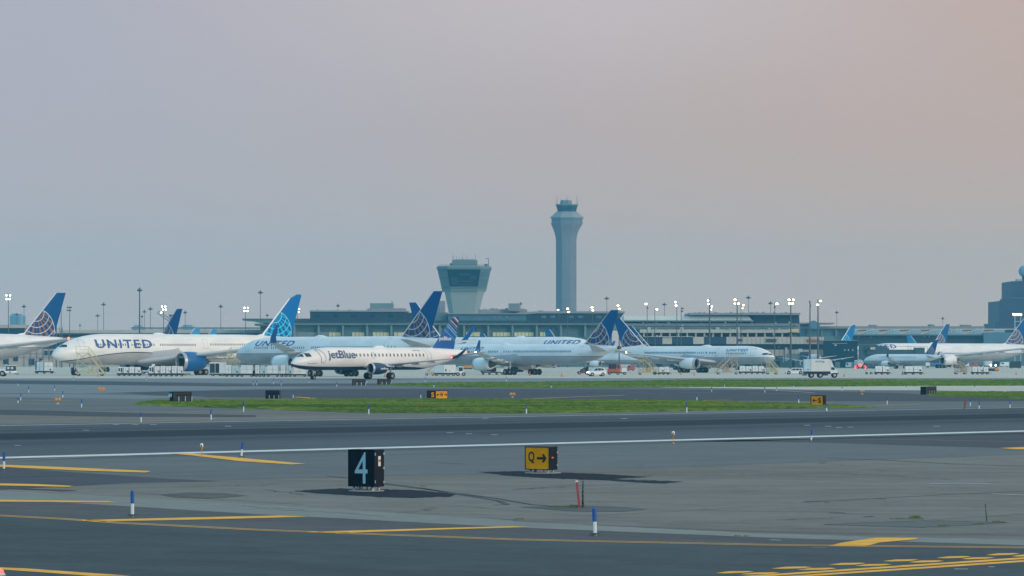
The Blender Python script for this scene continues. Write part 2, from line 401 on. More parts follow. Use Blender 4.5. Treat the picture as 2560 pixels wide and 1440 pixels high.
# runway: edge line vanishes at (9491, 896.4); pavement 46 m wide beyond it
ga = Vector(gp(0, 1145.0)); gb = Vector(gp(2560, 1078.0)); rd = (gb - ga).normalized(); rn = Vector((-rd.y, rd.x))
def rw(t0, t1, n0, n1): return [tuple(ga + rd * t + rn * n) for t, n in ((t0, n0), (t1, n0), (t1, n1), (t0, n1))]
M_runway = ground_mat('runway asphalt', A(92, 103, 111), .14, .06, bands=((ga.x, ga.y), (rn.x, rn.y), [(20.5, 30.5, 1.6, .62), (10, 42, 5, .22), (34, 38.5, 1.2, .3), (14, 18, 1.5, .2)]))
world_sheet('runway', rw(-260, 700, -3.2, 47.5), M_runway, 2, 'dark asphalt runway running across')
world_sheet('runway_edge_line', rw(-250, 690, -.85, .75), M_white, 4, 'white painted near edge line of the runway')
world_sheet('runway_edge_line', rw(-250, 690, 45.0, 45.5), M_white, 4, 'white painted far edge line of the runway')
world_sheet('runway_edge_line', rw(-250, 690, 36.5, 36.75), M_grey, 4)
for x, y in ((1124, 1082.5), (1172, 1085), (1235, 1087.5), (44, 1114), (2017, 1063.5), (2070, 1066), (2098, 1069.5), (2126, 1068.5), (2341, 1066), (215, 1076), (1560, 1047), (1212, 1046), (290, 1061.5), (337, 1062), (383, 1062), (570, 1066)):
    sheet('paint_mark', [(x - 9, y + .5), (x + 7, y + .8), (x + 10, y - .4), (x - 6, y - .7)], M_grey, 4)
# between the near edge line and the bottom of the picture
sheet('taxiway_connector', [(-700, 1166), (0, 1150), (1900, 1098), (2900, 1074), (2900, 1124), (2560, 1136), (1900, 1160), (1280, 1183), (640, 1197), (190, 1215), (-700, 1260)], M_mid, 1)
sheet('taxiway_connector', [(-700, 1195), (0, 1168), (110, 1176), (400, 1196), (540, 1203), (330, 1207), (180, 1215), (-700, 1262)], M_dark, 2)
sheet('taxiway_connector', [(1700, 1103.5), (2020, 1098), (2900, 1074), (2900, 1128), (2560, 1122), (2300, 1114), (2030, 1106)], M_dark, 2)
stripe('taxi_line', [(1880, 1098), (2060, 1097.5), (2300, 1099.5), (2560, 1105), (2800, 1112)], .05, M_yel2, 3)
stripe('taxi_line', [(-60, 1156), (60, 1150.5), (200, 1143.5), (420, 1135)], .06, M_yel2, 3)
sheet('concrete_edge', [(-700, 1216), (0, 1228), (200, 1237), (640, 1262), (900, 1277), (1280, 1302), (1600, 1320), (1920, 1335), (2200, 1343), (2560, 1349), (2900, 1353), (2900, 1370), (2560, 1364), (1920, 1345), (1280, 1319), (640, 1286), (180, 1258), (-700, 1238)], M_strip, 2, 'pale concrete edge of the near taxiway')
sheet('taxiway_shoulder', [(-700, 1238), (180, 1258), (640, 1286), (1280, 1319), (1920, 1345), (2560, 1364), (2900, 1370), (2900, 1500), (-700, 1500)], M_shoulder, 3)
EL = [(-500, 1262), (0, 1290), (160, 1298.5), (300, 1308.5), (640, 1325.5), (1280, 1350), (1920, 1363.5), (2560, 1370.5), (3000, 1374)]
p0 = [(x, y + 2) for x, y in EL] + [(3000, 3000), (-500, 3000)]
sheet('taxiway', p0, M_taxi, 4, 'dark asphalt taxiway in the foreground')
stripe('taxi_edge_line', [(x, y - .8) for x, y in EL], .045, M_yel3, 5); stripe('taxi_edge_line', [(x, y + 1.6) for x, y in EL], .04, M_yel3, 5)
for pts, lb in (([(-60, 1163), (0, 1162.5), (140, 1168), (372, 1178.5), (376, 1180.5), (362, 1182.5), (200, 1177.5), (0, 1168), (-60, 1166)], None),
            ([(-60, 1208.5), (90, 1211.5), (184, 1216), (172, 1218.5), (-60, 1213.5)], None),
            ([(-60, 1250.5), (100, 1252), (270, 1254.5), (292, 1257.5), (0, 1255.5), (-60, 1255)], None),
            ([(425, 1134.3), (470, 1133.8), (640, 1149), (765, 1160.8), (728, 1162), (600, 1154), (480, 1139.5)], None),
            ([(205, 1302), (420, 1296.5), (700, 1290.3), (770, 1293.3), (560, 1299), (250, 1305.5), (215, 1304.5)], None),
            ([(765, 1331.3), (1000, 1325), (1280, 1317), (1322, 1319.3), (1100, 1326), (830, 1335), (790, 1333)], None),
            ([(-60, 1418), (60, 1423), (260, 1437), (330, 1442), (230, 1442), (0, 1425.5), (-60, 1422)], None),
            ([(2072, 1366), (2110, 1357.5), (2190, 1346.3), (2297, 1346.6), (2290, 1350), (2200, 1358), (2164, 1367.4)], 'wide yellow painted block beside the taxiway edge line'),
            ([(2500, 1121), (2580, 1117.5), (2800, 1112), (2800, 1120), (2580, 1123.5), (2540, 1124.2)], None)):
    sheet('yellow_marking', pts, M_yel, 5, lb or 'yellow painted line on the dark asphalt')
# faint marks on the far taxiways
for pts, h, m in (([(40, 1052), (150, 1049), (250, 1045.5)], .10, M_yel2), ([(330, 1054.5), (440, 1050.5), (540, 1047)], .09, M_yel), ([(355, 1056), (500, 1053), (640, 1051)], .06, M_yel2),
                  ([(0, 1000), (80, 1001), (184, 1003)], .10, M_yel2), ([(0, 1007), (90, 1009), (172, 1010.5)], .10, M_yel2), ([(130, 996), (257, 998)], .10, M_yel2),
                  ([(160, 1019.5), (345, 1019.5)], .06, M_yel2), ([(738, 992.5), (765, 994.5), (803, 998)], .28, M_yel), ([(1640, 1003.6), (1740, 1001.6), (1822, 1000)], .26, M_yel),
                  ([(1955, 1008.8), (2020, 1007.4), (2078, 1006)], .18, M_yel), ([(2185, 1014), (2300, 1010.5)], .18, M_yel), ([(2340, 1018), (2440, 1017), (2530, 1016)], .12, M_yel2),
                  ([(-100, 1019), (0, 1023), (320, 1031), (640, 1037.5), (760, 1038.5)], .06, M_grey), ([(1280, 999.5), (1400, 994), (1560, 988)], .22, M_yel2),
                  ([(1570, 982.5), (1640, 983.5), (1660, 983)], .30, M_grey), ([(1700, 981), (1800, 982.5)], .25, M_grey), ([(1870, 983), (2040, 985)], .2, M_yel2),
                  ([(0, 965.5), (70, 965.5)], .35, M_grey), ([(920, 1036), (975, 1035.5)], .08, M_yel2), ([(560, 1029.6), (640, 1030.6)], .08, M_yel2), ([(430, 964), (585, 961)], .2, M_yel2),
                  ([(1930, 975.5), (2035, 982)], .3, M_grey), ([(2260, 979), (2480, 995)], .02, M_grey), ([(2030, 1371), (2065, 1371.6)], .03, M_grey), ([(2325, 1210.5), (2400, 1209.5), (2475, 1210.5)], .06, M_white),
                  ([(2480, 1236), (2560, 1239), (2640, 1240)], .05, M_white), ([(1925, 1351.4), (1952, 1352.4)], .04, M_white), ([(2386, 1424.5), (2420, 1424.8)], .05, M_white), ([(2472, 1419), (2486, 1419.6)], .04, M_white)):
    stripe('faded_marking', pts, h, m, 5)
# holding position marking, bottom right: two solid lines and two broken ones
def hold(pts, lb): sheet('hold_line', pts, M_yel, 5, lb)
h1 = [(1640, 1459.5), (1945, 1438.7), (2140, 1425.6), (2560, 1397.5), (2760, 1384.5)]; h2 = [(1760, 1458), (2025, 1440.2), (2230, 1426.5), (2560, 1404.4), (2760, 1391.2)]
hold([(x, y - 2.3) for x, y in h1] + [(x, y + 2.2) for x, y in reversed(h1)], 'solid yellow holding line, the upper one')
hold([(x, y - 2.0) for x, y in h2] + [(x, y + 2.4) for x, y in reversed(h2)], 'solid yellow holding line, the lower one')
for x0, x1, y in ((1928, 2030, 1421.2), (2072, 2166, 1411.6), (2207, 2298, 1402.8), (2340, 2428, 1394.9), (2465, 2549, 1387.4), (2585, 2660, 1380), (1790, 1885, 1432.5),
                  (1992, 2092, 1424.3), (2137, 2230, 1414.4), (2272, 2360, 1405.5), (2402, 2488, 1397.4), (2528, 2610, 1390.4), (1850, 1950, 1435.6)):
    w = x1 - x0
    sheet('hold_dash', [(x0, y + 2.2), (x0 + w * .35, y - 2.0), (x1 - w * .15, y - 2.6), (x1, y - 1.0), (x1 - w * .3, y + 2.0), (x0 + w * .25, y + 3.0)], M_yel, 5)
# tar patches round the sign bases, cracks
sheet('asphalt_patch', [(735, 1228), (790, 1224.5), (850, 1221.5), (970, 1223.5), (1060, 1227), (1138, 1236), (1125, 1242), (1030, 1245), (940, 1243), (870, 1238), (800, 1234)], M_patch, 2, 'dark patch under the numbered sign')
sheet('asphalt_patch', [(1196, 1180.5), (1300, 1178), (1420, 1182), (1520, 1186), (1622, 1192.5), (1528, 1197.5), (1600, 1201), (1708, 1203.8), (1660, 1209), (1600, 1207), (1520, 1201.5), (1400, 1197), (1280, 1190.5)], M_patch, 2, 'dark patch running from the yellow sign')
sheet('asphalt_patch', [(400, 1237), (470, 1231.5), (560, 1233), (620, 1240), (520, 1247), (430, 1244)], ground_mat('faded patch', A(104, 107, 106), .16, .3), 2)
sheet('asphalt_patch', [(2060, 1312), (2240, 1304), (2330, 1301.5), (2520, 1306), (2420, 1314), (2300, 1319)], ground_mat('old patch', A(104, 112, 112), .12, .3), 2)
sheet('asphalt_patch', [(1300, 1268), (1400, 1264), (1520, 1266), (1620, 1272), (1560, 1280), (1420, 1278)], ground_mat('stain', A(100, 104, 106), .12, .3), 2)
for pts, h in (([(815, 1190), (870, 1196)], .04), ([(955, 1208), (1050, 1220), (1120, 1232), (1180, 1241), (1250, 1253), (1268, 1262), (1235, 1263)], .07), ([(960, 1210), (1100, 1228), (1240, 1246), (1330, 1262), (1390, 1266)], .05),
               ([(2060, 1145), (2200, 1150), (2380, 1160), (2560, 1166)], .06), ([(2010, 1256), (2200, 1246), (2380, 1236), (2560, 1229)], .035), ([(1280, 1303), (1600, 1318), (1920, 1330), (2200, 1335), (2560, 1339)], .03),
               ([(2058, 1312), (2170, 1307), (2330, 1301.5), (2520, 1307)], .035), ([(2330, 1299), (2460, 1293), (2560, 1285)], .02), ([(640, 1272), (900, 1285)], .012), ([(1470, 1290), (1700, 1278), (1900, 1268)], .02),
               ([(1280, 1224), (1420, 1215), (1600, 1209)], .03), ([(2010, 1254), (2070, 1252)], .05), ([(2160, 1293), (2185, 1291)], .05), ([(1080, 1157), (1170, 1161)], .05), ([(2080, 1181), (2230, 1183)], .03),
               ([(700, 1276), (840, 1282), (960, 1292)], .015), ([(1100, 1296), (1200, 1293), (1290, 1300)], .02), ([(340, 1232), (560, 1250), (760, 1262)], .02), ([(2400, 1336), (2560, 1332)], .01), ([(30, 1222), (150, 1226), (172, 1228)], .25)):
    stripe('crack', pts, h, M_crack if h < .2 else M_dark, 3)

for i, (x0, y0, x1, y1, h) in enumerate(((1290, 1224, 1460, 1215, .03), (1500, 1240, 1900, 1228, .02), (1940, 1300, 2100, 1296, .03), (2040, 1180, 2400, 1200, .03), (2200, 1262, 2540, 1270, .018), (1600, 1310, 2300, 1330, .02), (660, 1225, 760, 1236, .03),
        (1080, 1262, 1500, 1290, .018), (560, 1262, 760, 1274, .02), (1750, 1190, 2050, 1184, .035), (2300, 1218, 2560, 1222, .02), (980, 1282, 1240, 1288, .018), (430, 1218, 700, 1213, .03), (1380, 1252, 1620, 1258, .02))):
    jag(x0, y0, x1, y1, i + 5, h)
# ============================================================ AIRCRAFT
W_AIR = (.80, .81, .83, 1)
M_plane_white = mat('aircraft white', W_AIR, .35, var=.03, scale=.3)
M_wing = mat('wing grey', (.52, .54, .57), .4, var=.06, scale=.4)
M_lip = mat('engine lip', (.42, .44, .47), .35, .3, var=.04)
M_black = mat('tyre', (.012, .014, .018), .8, var=.2, scale=3)
M_strut = mat('gear strut', (.35, .36, .38), .4, .3, var=.1)
M_hub = mat('wheel hub', (.28, .29, .31), .5, .3, var=.1)
M_duct = mat('duct', (.03, .035, .045), .5, var=.1)
M_fan = mat('fan', (.09, .10, .12), .35, .5, var=.1, scale=2)
M_glass = mat('cockpit glass', (.02, .035, .06), .12, var=.05)
M_win = mat('cabin window', (.055, .07, .10), .25, var=.1)
M_winl = mat('blue tinted cabin window', (.04, .14, .26), .25, var=.1)
M_line = mat('door outline', (.22, .25, .29), .5, var=.05)
M_navy = mat('navy paint', (.006, .045, .12), .35, var=.05)
M_ublue = mat('strong blue paint', (.0, .11, .33), .4, var=.05)
M_tblue = mat('letter blue', (.008, .095, .31), .4, var=.03)
M_nose = mat('exhaust metal', (.12, .11, .11), .4, .7, var=.1)
M_red = mat('red nav light', (1, .12, .06), .3, var=0, emit=6, emitc=(1, .12, .05))
M_lampw = mat('white nav light', (1, .9, .8), .3, var=0, emit=12, emitc=(1, .85, .7))
M_cat = mat('registration letters', (.10, .13, .20), .5, var=0)
BELLY = (.40, .43, .47, 1)
class Plane:
    def __init__(s, name, label, N, T, H, zb, W=None, ln=2.0, lt=3.1, nz=.30, side=-1, upz=.72):
        s.N, s.T = Vector(N), Vector(T); s.L = (s.T - s.N).length; s.a = math.atan2(T[1] - N[1], T[0] - N[0])
        s.H, s.W, s.zb, s.zt = H, (W or H * .97), zb, zb + H; s.ln, s.lt = ln * H, lt * H; s.zn = zb + nz * H; s.side = side; s.upz = upz
        s.root = thing(name, (N[0], N[1], 0), label, 'airliner', rz=s.a)
    def loc(s, px, py, y=None):
        """plane coordinates (x aft, z) of what pixel (px, py) shows on the plane at sideways offset y"""
        y = s.side * s.W * .48 if y is None else y
        c, n = math.cos(s.a), math.sin(s.a); k = (px - 1280) / F
        # world: X = Nx + c u - n y ; D = Ny + n u + c y ; X = k D
        u = (k * (s.N.y + c * y) - s.N.x + n * y) / (c - k * n)
        D = s.N.y + n * u + c * y
        return u, CAMH + (HY - py) / F * D
    def prof(s, x):
        L, H, W = s.L, s.H, s.W
        t = min(1, x / s.ln); zt = s.zn + (s.zt - s.zn) * (1 - (1 - t) ** 2.1) ** .66
        tb = min(1, x / (s.ln * .62)); zb = s.zn - (s.zn - s.zb) * (1 - (1 - tb) ** 2.1) ** .6
        tw = min(1, x / (s.ln * .8)); hw = W / 2 * (1 - (1 - tw) ** 2.1) ** .58
        q = (x - (L - s.lt)) / s.lt
        if q > 0:
            zb += H * s.upz * q ** 1.35; zt -= H * .13 * q ** 2; hw *= 1 - .86 * q ** 1.5
        return zt, zb, max(hw, .02)
    def surf(s, x, z, eps=.03, side=None):
        zt, zb, hw = s.prof(max(.02, min(s.L - .02, x))); zc, hh = (zt + zb) / 2, max(.01, (zt - zb) / 2)
        k = max(-1, min(1, (z - zc) / hh)); y = hw * math.sqrt(max(0, 1 - k * k)) + eps
        return Vector((x, (side or s.side) * y, zc + k * hh * (1 + eps / hh) if abs(k) > .8 else z))
    def fuselage(s, m, n=44):
        xs = [s.ln * v for v in (0.0005, .006, .02, .05, .09, .14, .2, .28, .37, .48, .6, .75, .9, 1.0)]
        k = 16; x0, x1 = s.ln, s.L - s.lt
        xs += [x0 + (x1 - x0) * i / 6 for i in range(1, 7)] + [x1 + s.lt * i / k for i in range(1, k + 1)]
        rings = []
        for x in xs:
            zt, zb, hw = s.prof(x); zc, hh = (zt + zb) / 2, (zt - zb) / 2
            rings.append([(x, hw * math.cos(a), zc + hh * math.sin(a)) for a in [2 * math.pi * i / n for i in range(n)]])
        o = MB().loft(rings).build('fuselage', m, s.root, smooth=True)
        # tail exhaust pipe
        zt, zb, hw = s.prof(s.L); MB().lathe([(-.15, hw * 1.5), (.35, hw * 1.1), (.36, hw * .8), (0, hw * .7)], 'x', 12, (s.L, 0, (zt + zb) / 2)).build('tail_exhaust', M_nose, s.root, True)
        return o
    def quad(s, name, m, c, nu=2, nv=2, eps=.03, side=None, b=None):
        """patch on the skin; c = corners (x,z) bl, br, tr, tl"""
        vs, fs = [], []
        for j in range(nv + 1):
            for i in range(nu + 1):
                u, v = i / nu, j / nv
                x = (c[0][0] * (1 - u) + c[1][0] * u) * (1 - v) + (c[3][0] * (1 - u) + c[2][0] * u) * v
                z = (c[0][1] * (1 - u) + c[1][1] * u) * (1 - v) + (c[3][1] * (1 - u) + c[2][1] * u) * v
                vs.append(s.surf(x, z, eps, side))
        for j in range(nv):
            for i in range(nu): k = j * (nu + 1) + i; fs.append((k, k + 1, k + nu + 2, k + nu + 1))
        if b is not None: b.add(vs, fs); return
        return MB().add(vs, fs).build(name, m, s.root)
    def row(s, m, px0, px1, n, py0, py1=None, w=.20, h=.42, skip=()):
        py1 = py0 if py1 is None else py1
        (u0, z0), (u1, z1) = s.loc(px0, py0), s.loc(px1, py1); z1 = z0 if abs(z1 - z0) < .3 else z1
        for i in range(n):
            if i in skip: continue
            f = i / (n - 1); u = u0 + (u1 - u0) * f; z = z0 + (z1 - z0) * f
            s.quad('cabin_window', m, [(u - w / 2, z - h / 2), (u + w / 2, z - h / 2), (u + w / 2, z + h / 2), (u - w / 2, z + h / 2)], 1, 2, .035)
    def door(s, u, z0, z1, w=1.05, t=.035, m=None, name='cabin_door'):
        b = MB()
        for c in ([(u, z0), (u + t, z0), (u + t, z1), (u, z1)], [(u + w - t, z0), (u + w, z0), (u + w, z1), (u + w - t, z1)]): s.quad('', None, c, 1, 8, .03, b=b)
        for c in ([(u, z0), (u + w, z0), (u + w, z0 + t), (u, z0 + t)], [(u, z1 - t), (u + w, z1 - t), (u + w, z1), (u, z1)]): s.quad('', None, c, 4, 1, .03, b=b)
        return b.build(name, m or M_line, s.root)
    def cockpit(s, panes, m=None):
        for p in panes: s.quad('cockpit_window', m or M_glass, [s.loc(x, y) for x, y in p] if p[0][0] > 40 else p, 5, 3, .03)
    def text(s, body, px0, px1, py0, py1, m, shear=0, off=0.01, cuts=8, name='lettering', spacing=1.0, raw=None):
        if raw: ua, ub, za, zc_ = raw
        else:
            (ua, zt_), (ub, _) = s.loc(px0, py0), s.loc(px1, py0); zc_ = zt_; za = s.loc((px0 + px1) / 2, py1)[1]
        return map_text(body, lambda p, q: s.surf(ua + (ub - ua) * p, za + (zc_ - za) * q, .035), name, m, s.root, shear, off, cuts, spacing, xc=6)
    def wing(s, side, st, m=M_wing, name='wing', wl=None, wlm=None, fair=(), fm=None):
        """st = stations (x LE, y, z, chord, thickness)"""
        def sec(x, y, z, c, t, nx=0, ny=0, nz=1):
            o = []
            for f, u in ((0, 0), (.03, .34), (.15, .62), (.4, .6), (.75, .28), (1, .03), (1, -.03), (.75, -.18), (.4, -.38), (.15, -.38), (.03, -.22)):
                h = u * t; o.append((x + f * c, side * (y + ny * h), z + nz * h))
            return o
        w = MB().loft([sec(*q) for q in st]).build(name, m, s.root, True)
        if wl:
            q0 = st[-1]; r = [sec(q0[0], q0[1], q0[2], q0[3], q0[4])] if False else []
            x0, y0, z0, c0, t0 = q0; R_ = []
            for dx, dy, dz, ch in [(0, 0, 0, 1)] + list(wl):
                k = min(1, math.hypot(dy, dz) / 1.2)
                R_.append(sec(x0 + dx, y0 + dy + .01, z0 + dz, c0 * ch, t0 * .8, 0, -k, 1 - k * .8))
            MB().loft(R_).build('winglet', wlm or M_ublue, w, True)
        for (fy, fl, fr) in fair:
            for a, b in zip(st, st[1:]):
                if a[1] <= fy <= b[1]:
                    k = (fy - a[1]) / (b[1] - a[1]); x = a[0] + (b[0] - a[0]) * k; z = a[2] + (b[2] - a[2]) * k; c = a[3] + (b[3] - a[3]) * k
                    xx = x + c - fl * .72
                    MB().lathe([(0, .02), (fl * .12, fr * .7), (fl * .35, fr), (fl * .65, fr * .75), (fl * .9, fr * .3), (fl, .02)], 'x', 10, (xx, side * fy, z - fr * .9)).build('flap_fairing', fm or M_plane_white, w, True)
        return w
    def engine(s, side, x, y, z, r, l, m, inlet=M_lip, core=1.0, text=None, pyl=None, wingz=None):
        e = bpy.data.objects.new('engine', None); 
        b = MB().lathe([(.10 * l, r * .93), (.2 * l, r * .985), (.35 * l, r), (.55 * l, r * .97), (.75 * l, r * .86), (l * .9, r * .74), (l * .9, r * .68), (l * .7, r * .7)], 'x', 32, (x, side * y, z), False)
        o = b.build('engine', m, s.root, True)
        MB().lathe([(.13 * l, r * .80), (.03 * l, r * .79), (0, r * .835), (.02 * l, r * .885), (.10 * l, r * .932), (.12 * l, r * .94)], 'x', 32, (x, side * y, z), False).build('intake_lip', inlet, o, True)
        MB().lathe([(.13 * l, r * .80), (.33 * l, r * .80)], 'x', 32, (x, side * y, z), False).build('intake_duct', M_duct, o, True)
        f = MB(); f.lathe([(.33 * l, r * .8), (.331 * l, r * .2), (.22 * l, r * .12), (.18 * l, .01)], 'x', 24, (x, side * y, z))
        f.build('fan', M_fan, o)
        MB().lathe([(.68 * l, r * .69), (.9 * l, r * .5), (1.0 * l, r * .40), (1.06 * l, r * .30), (1.15 * l, r * .16), (1.25 * l, .02)], 'x', 24, (x, side * y, z), False).build('exhaust', M_nose, o, True)
        if wingz:
            zz, xl = wingz
            pb = MB(); w = r * .14
            pb.loft([[(x + .2 * l, side * y - w * .3, z + r * .9), (x + .2 * l, side * y + w * .3, z + r * .9), (x + .3 * l, side * y + w * .3, z + r * 1.02), (x + .3 * l, side * y - w * .3, z + r * 1.02)],
                     [(x + .55 * l, side * y - w, z + r * .6), (x + .55 * l, side * y + w, z + r * .6), (x + .6 * l, side * y + w, (z + r + zz) / 2 + .1 * r), (x + .6 * l, side * y - w, (z + r + zz) / 2 + .1 * r)],
                     [(x + .95 * l, side * y - w, z + r * .4), (x + .95 * l, side * y + w, z + r * .4), (max(x + 1.0 * l, xl + .4), side * y + w, zz), (max(x + 1.0 * l, xl + .4), side * y - w, zz)],
                     [(x + 1.5 * l, side * y - w * .3, zz - .5), (x + 1.5 * l, side * y + w * .3, zz - .5), (x + 1.6 * l, side * y + w * .3, zz), (x + 1.6 * l, side * y - w * .3, zz)]])
            pb.build('pylon', m if m in (M_plane_white,) else M_plane_white, o)
        return o
    def fin(s, x, z, root, tip, h, dx, m, t=.09, cap=0, le=None):
        """vertical fin; x = leading edge at the root; cap = height of the rounded tip"""
        def sec(xx, zz, c):
            h_ = c * t / 2
            return [(xx, 0, zz), (xx + .06 * c, h_ * .7, zz), (xx + .3 * c, h_, zz), (xx + .7 * c, h_ * .6, zz), (xx + c, .02, zz), (xx + c, -.02, zz), (xx + .7 * c, -h_ * .6, zz), (xx + .3 * c, -h_, zz), (xx + .06 * c, -h_ * .7, zz)]
        st = [sec(-dx * .7 / h, -.7, root * 1.06), sec(0, 0, root), sec(dx * .5, h * .5, (root + tip) / 2), sec(dx * (1 - cap), h * (1 - cap), tip + (root - tip) * cap)]
        if cap: st.append(sec(dx * (1 - cap) + dx * cap * 1.5, h * (1 - cap * .35), tip * .8)); st.append(sec(dx + dx * cap * 1.3, h, tip * .45))
        else: st.append(sec(dx, h, tip))
        o = MB().loft(st).build('tail_fin', m, s.root, False, loc=(x, 0, z))
        # bare metal leading edge
        e = (.045 if cap else .018) * root
        MB().loft([[(-e, .05, .25), (.03, h_ := .05 + t * root * .18, .25), (.03, -h_, .25), (-e, -.05, .25)], [(dx * (1 - cap) * 1.0 - e * .7 + .02, .03, h * (1 - cap)), (dx * (1 - cap) + .03, .04 + t * tip * .2, h * (1 - cap)), (dx * (1 - cap) + .03, -.04 - t * tip * .2, h * (1 - cap)), (dx * (1 - cap) - e * .7 + .02, -.03, h * (1 - cap))]]).build('leading_edge', M_plane_white, o) if root > 4.9 else None
        # dorsal fillet in fuselage colour
        f = MB().loft([[(x - root * .55, .05, z - .25), (x - root * .55, -.05, z - .25), (x - root * .55, 0, z - .15)], [(x + .3, .18, z - .5), (x + .3, -.18, z - .5), (x + root * .02 + dx * .06, 0, z + h * .08)]])
        f.build('dorsal_fillet', M_plane_white, s.root)
        return o
    def stab(s, side, x, z, root, tip, span, dx, dz, m=M_wing):
        return s.wing(side, [(x - .3, s.W * .05, z - .05, root * 1.05, root * .10), (x, s.W * .2, z, root, root * .10), (x + dx, span, z + dz, tip, tip * .09)], m, 'tailplane')
    def wheels(s, x, y, zt, r, w, bogie=1, gap=1.4, door=None):
        """strut with paired wheels; bogie = axles"""
        b = MB().tube((x, y, r), (x, y, zt), r * .22, r * .3); b.tube((x, y, zt * .55 + r * .4), (x + r * 1.6, y, zt), r * .1)
        if bogie > 1: b.box(x - gap * (bogie - 1) / 2, x + gap * (bogie - 1) / 2, y - .12, y + .12, r - .12, r + .12)
        o = b.build('landing_gear', M_strut, s.root)
        for k in range(bogie):
            xx = x + (k - (bogie - 1) / 2) * gap
            for sd in (-1, 1):
                c = (xx, y + sd * w, r); tw = r * .38
                MB().lathe([(-tw, r * .55), (-tw, r * .85), (-tw * .7, r), (tw * .7, r), (tw, r * .85), (tw, r * .55)], 'y', 20, c).build('wheel', M_black, o, False)
                MB().lathe([(-tw * 1.03, r * .1), (-tw * 1.04, r * .5), (tw * 1.04, r * .5), (tw * 1.03, r * .1)], 'y', 14, c).build('wheel_hub', M_hub, o)
        if door: MB().box(x - door, x + door, y - .03 + .4 * (1 if y > 0 else -1), y + .03 + .4 * (1 if y > 0 else -1), r * 1.9, zt).build('gear_door', M_plane_white, o)
        return o
    def beacon(s, x, y, z, m, r=.16, name='nav_light'):
        return MB().lathe([(-r, .02), (-r * .5, r * .8), (0, r), (r * .5, r * .8), (r, .02)], 'x', 10, (x, y, z)).build(name, m, s.root, True)
def Np(px, D): return ((px - 1280) / F * D, D)
GL_OLD = dict(base=(.0, .078, .25, 1), inner=(.003, .05, .19, 1), stripe=(.21, .13, .10, 1), line=(.50, .56, .66, 1))
GL_NEW = dict(base=(.0, .15, .43, 1), inner=(.0, .11, .30, 1), stripe=(.005, .36, .66, 1), line=(.20, .60, .82, 1))
def wide_body(name, label, N, T, kind, side, belly_px=None, old=True, engm=None, winglets=False, cover=True, fuse=None, finpx=None, gear=True):
    K = dict(  # H, zb, wing root x frac, engine (x frac, y, z, r, l), semi span, fin (h, root, tip, dx)
        w787=dict(H=6.2, zb=2.1, semi=29, tipx=.655, rootx=.30, rc=11.0, wz=2.7, dih=4.0, eng=(.385, 9.8, 2.75, 2.0, 6.1), fin=(8.9, 7.2, 2.3, 7.7), gx=.52, tr=5, nx=.085, cap=.10),
        w777=dict(H=6.2, zb=2.5, semi=30.5, tipx=.70, rootx=.30, rc=13.5, wz=3.4, dih=4.0, eng=(.36, 9.8, 2.9, 1.9, 6.2), fin=(9.4, 7.8, 2.4, 8.4), gx=.50, tr=5.5, nx=.09, cap=0),
        w767=dict(H=5.25, zb=2.2, semi=24.5, tipx=.625, rootx=.30, rc=9.5, wz=3.0, dih=3.2, eng=(.34, 8.0, 2.55, 1.45, 5.0), fin=(8.6, 7.2, 2.2, 8.3), gx=.47, tr=4.7, nx=.085, cap=0),
        n757=dict(H=4.2, zb=2.1, semi=18.6, tipx=.595, rootx=.33, rc=7.6, wz=2.6, dih=2.0, eng=(.37, 6.5, 2.2, 1.35, 5.2), fin=(7.2, 7.0, 2.1, 7.6), gx=.50, tr=3.6, nx=.08, cap=0))[kind]
    p = Plane(name, label, N, T, K['H'], K['zb'], side=side, upz=.76 if kind != 'w787' else .7)
    L = p.L; p.K = K
    split = p.loc(*belly_px)[1] if belly_px else p.zb + .42 * p.H
    m = fuse or zsplit(name + ' livery', W_AIR, BELLY, [(0, split), (L, split)], (.16, .22, .33, 1), .05)
    p.fuselage(m)
    rx, tx = K['rootx'] * L, K['tipx'] * L; se = K['semi']; z0 = K['wz']
    st = [(rx - .5, p.W * .1, z0 - .1, K['rc'] * 1.1, K['rc'] * .10), (rx + .5, p.W * .45, z0, K['rc'], K['rc'] * .11),
          (rx + (tx - rx) * .33, se * .34, z0 + K['dih'] * .30, K['rc'] * .60, K['rc'] * .065), (tx, se, z0 + K['dih'], K['rc'] * .20, K['rc'] * .022)]
    if kind in ('w787', 'w777'): st.append((tx + 3.4, se + 1.6, z0 + K['dih'] + .35, .4, .05))
    for sd in (-1, 1):
        wl = [(.35, .25, .25, .92), (.9, .62, 1.0, .75), (2.0, .95, 2.2, .55), (2.9, 1.15, 3.2, .32)] if winglets else None
        if winglets and kind == 'n757': wl = [(.3, .2, .2, .92), (.8, .5, .8, .75), (1.5, .75, 1.7, .55), (2.0, .9, 2.4, .36)]
        w = p.wing(sd, st, wl=wl, fair=[(se * f, 3.4 if kind != 'n757' else 2.6, .34) for f in (.22, .42, .62)])
        ex, ey, ez, er, el = K['eng']; kk = (ey / se - .1) / .24
        zz = z0 + K['dih'] * .30 * (ey / (se * .34)); xl = rx + (tx - rx) * .33 * (ey / (se * .34))
        p.engine(sd, ex * L, ey, ez, er, el, engm or M_plane_white, wingz=(zz, xl))
    h, r_, t_, dx = K['fin']
    zf = p.zt - .45
    xf = L - r_ - (4.6 if kind != 'n757' else 3.6)
    if finpx: xf = p.loc(finpx, 850, 0)[0]
    g_ = GL_OLD if old else GL_NEW
    S_ = r_ / 7.2
    fm = globe_mat('globe fin old %.2f' % S_ if old else 'globe fin new %.2f' % S_, g_['base'], g_['inner'], g_['stripe'], g_['line'], S_, .5)
    p.finx, p.finz = xf, zf
    p.fin(xf, zf, r_, t_, h, dx, fm, cap=K['cap'])
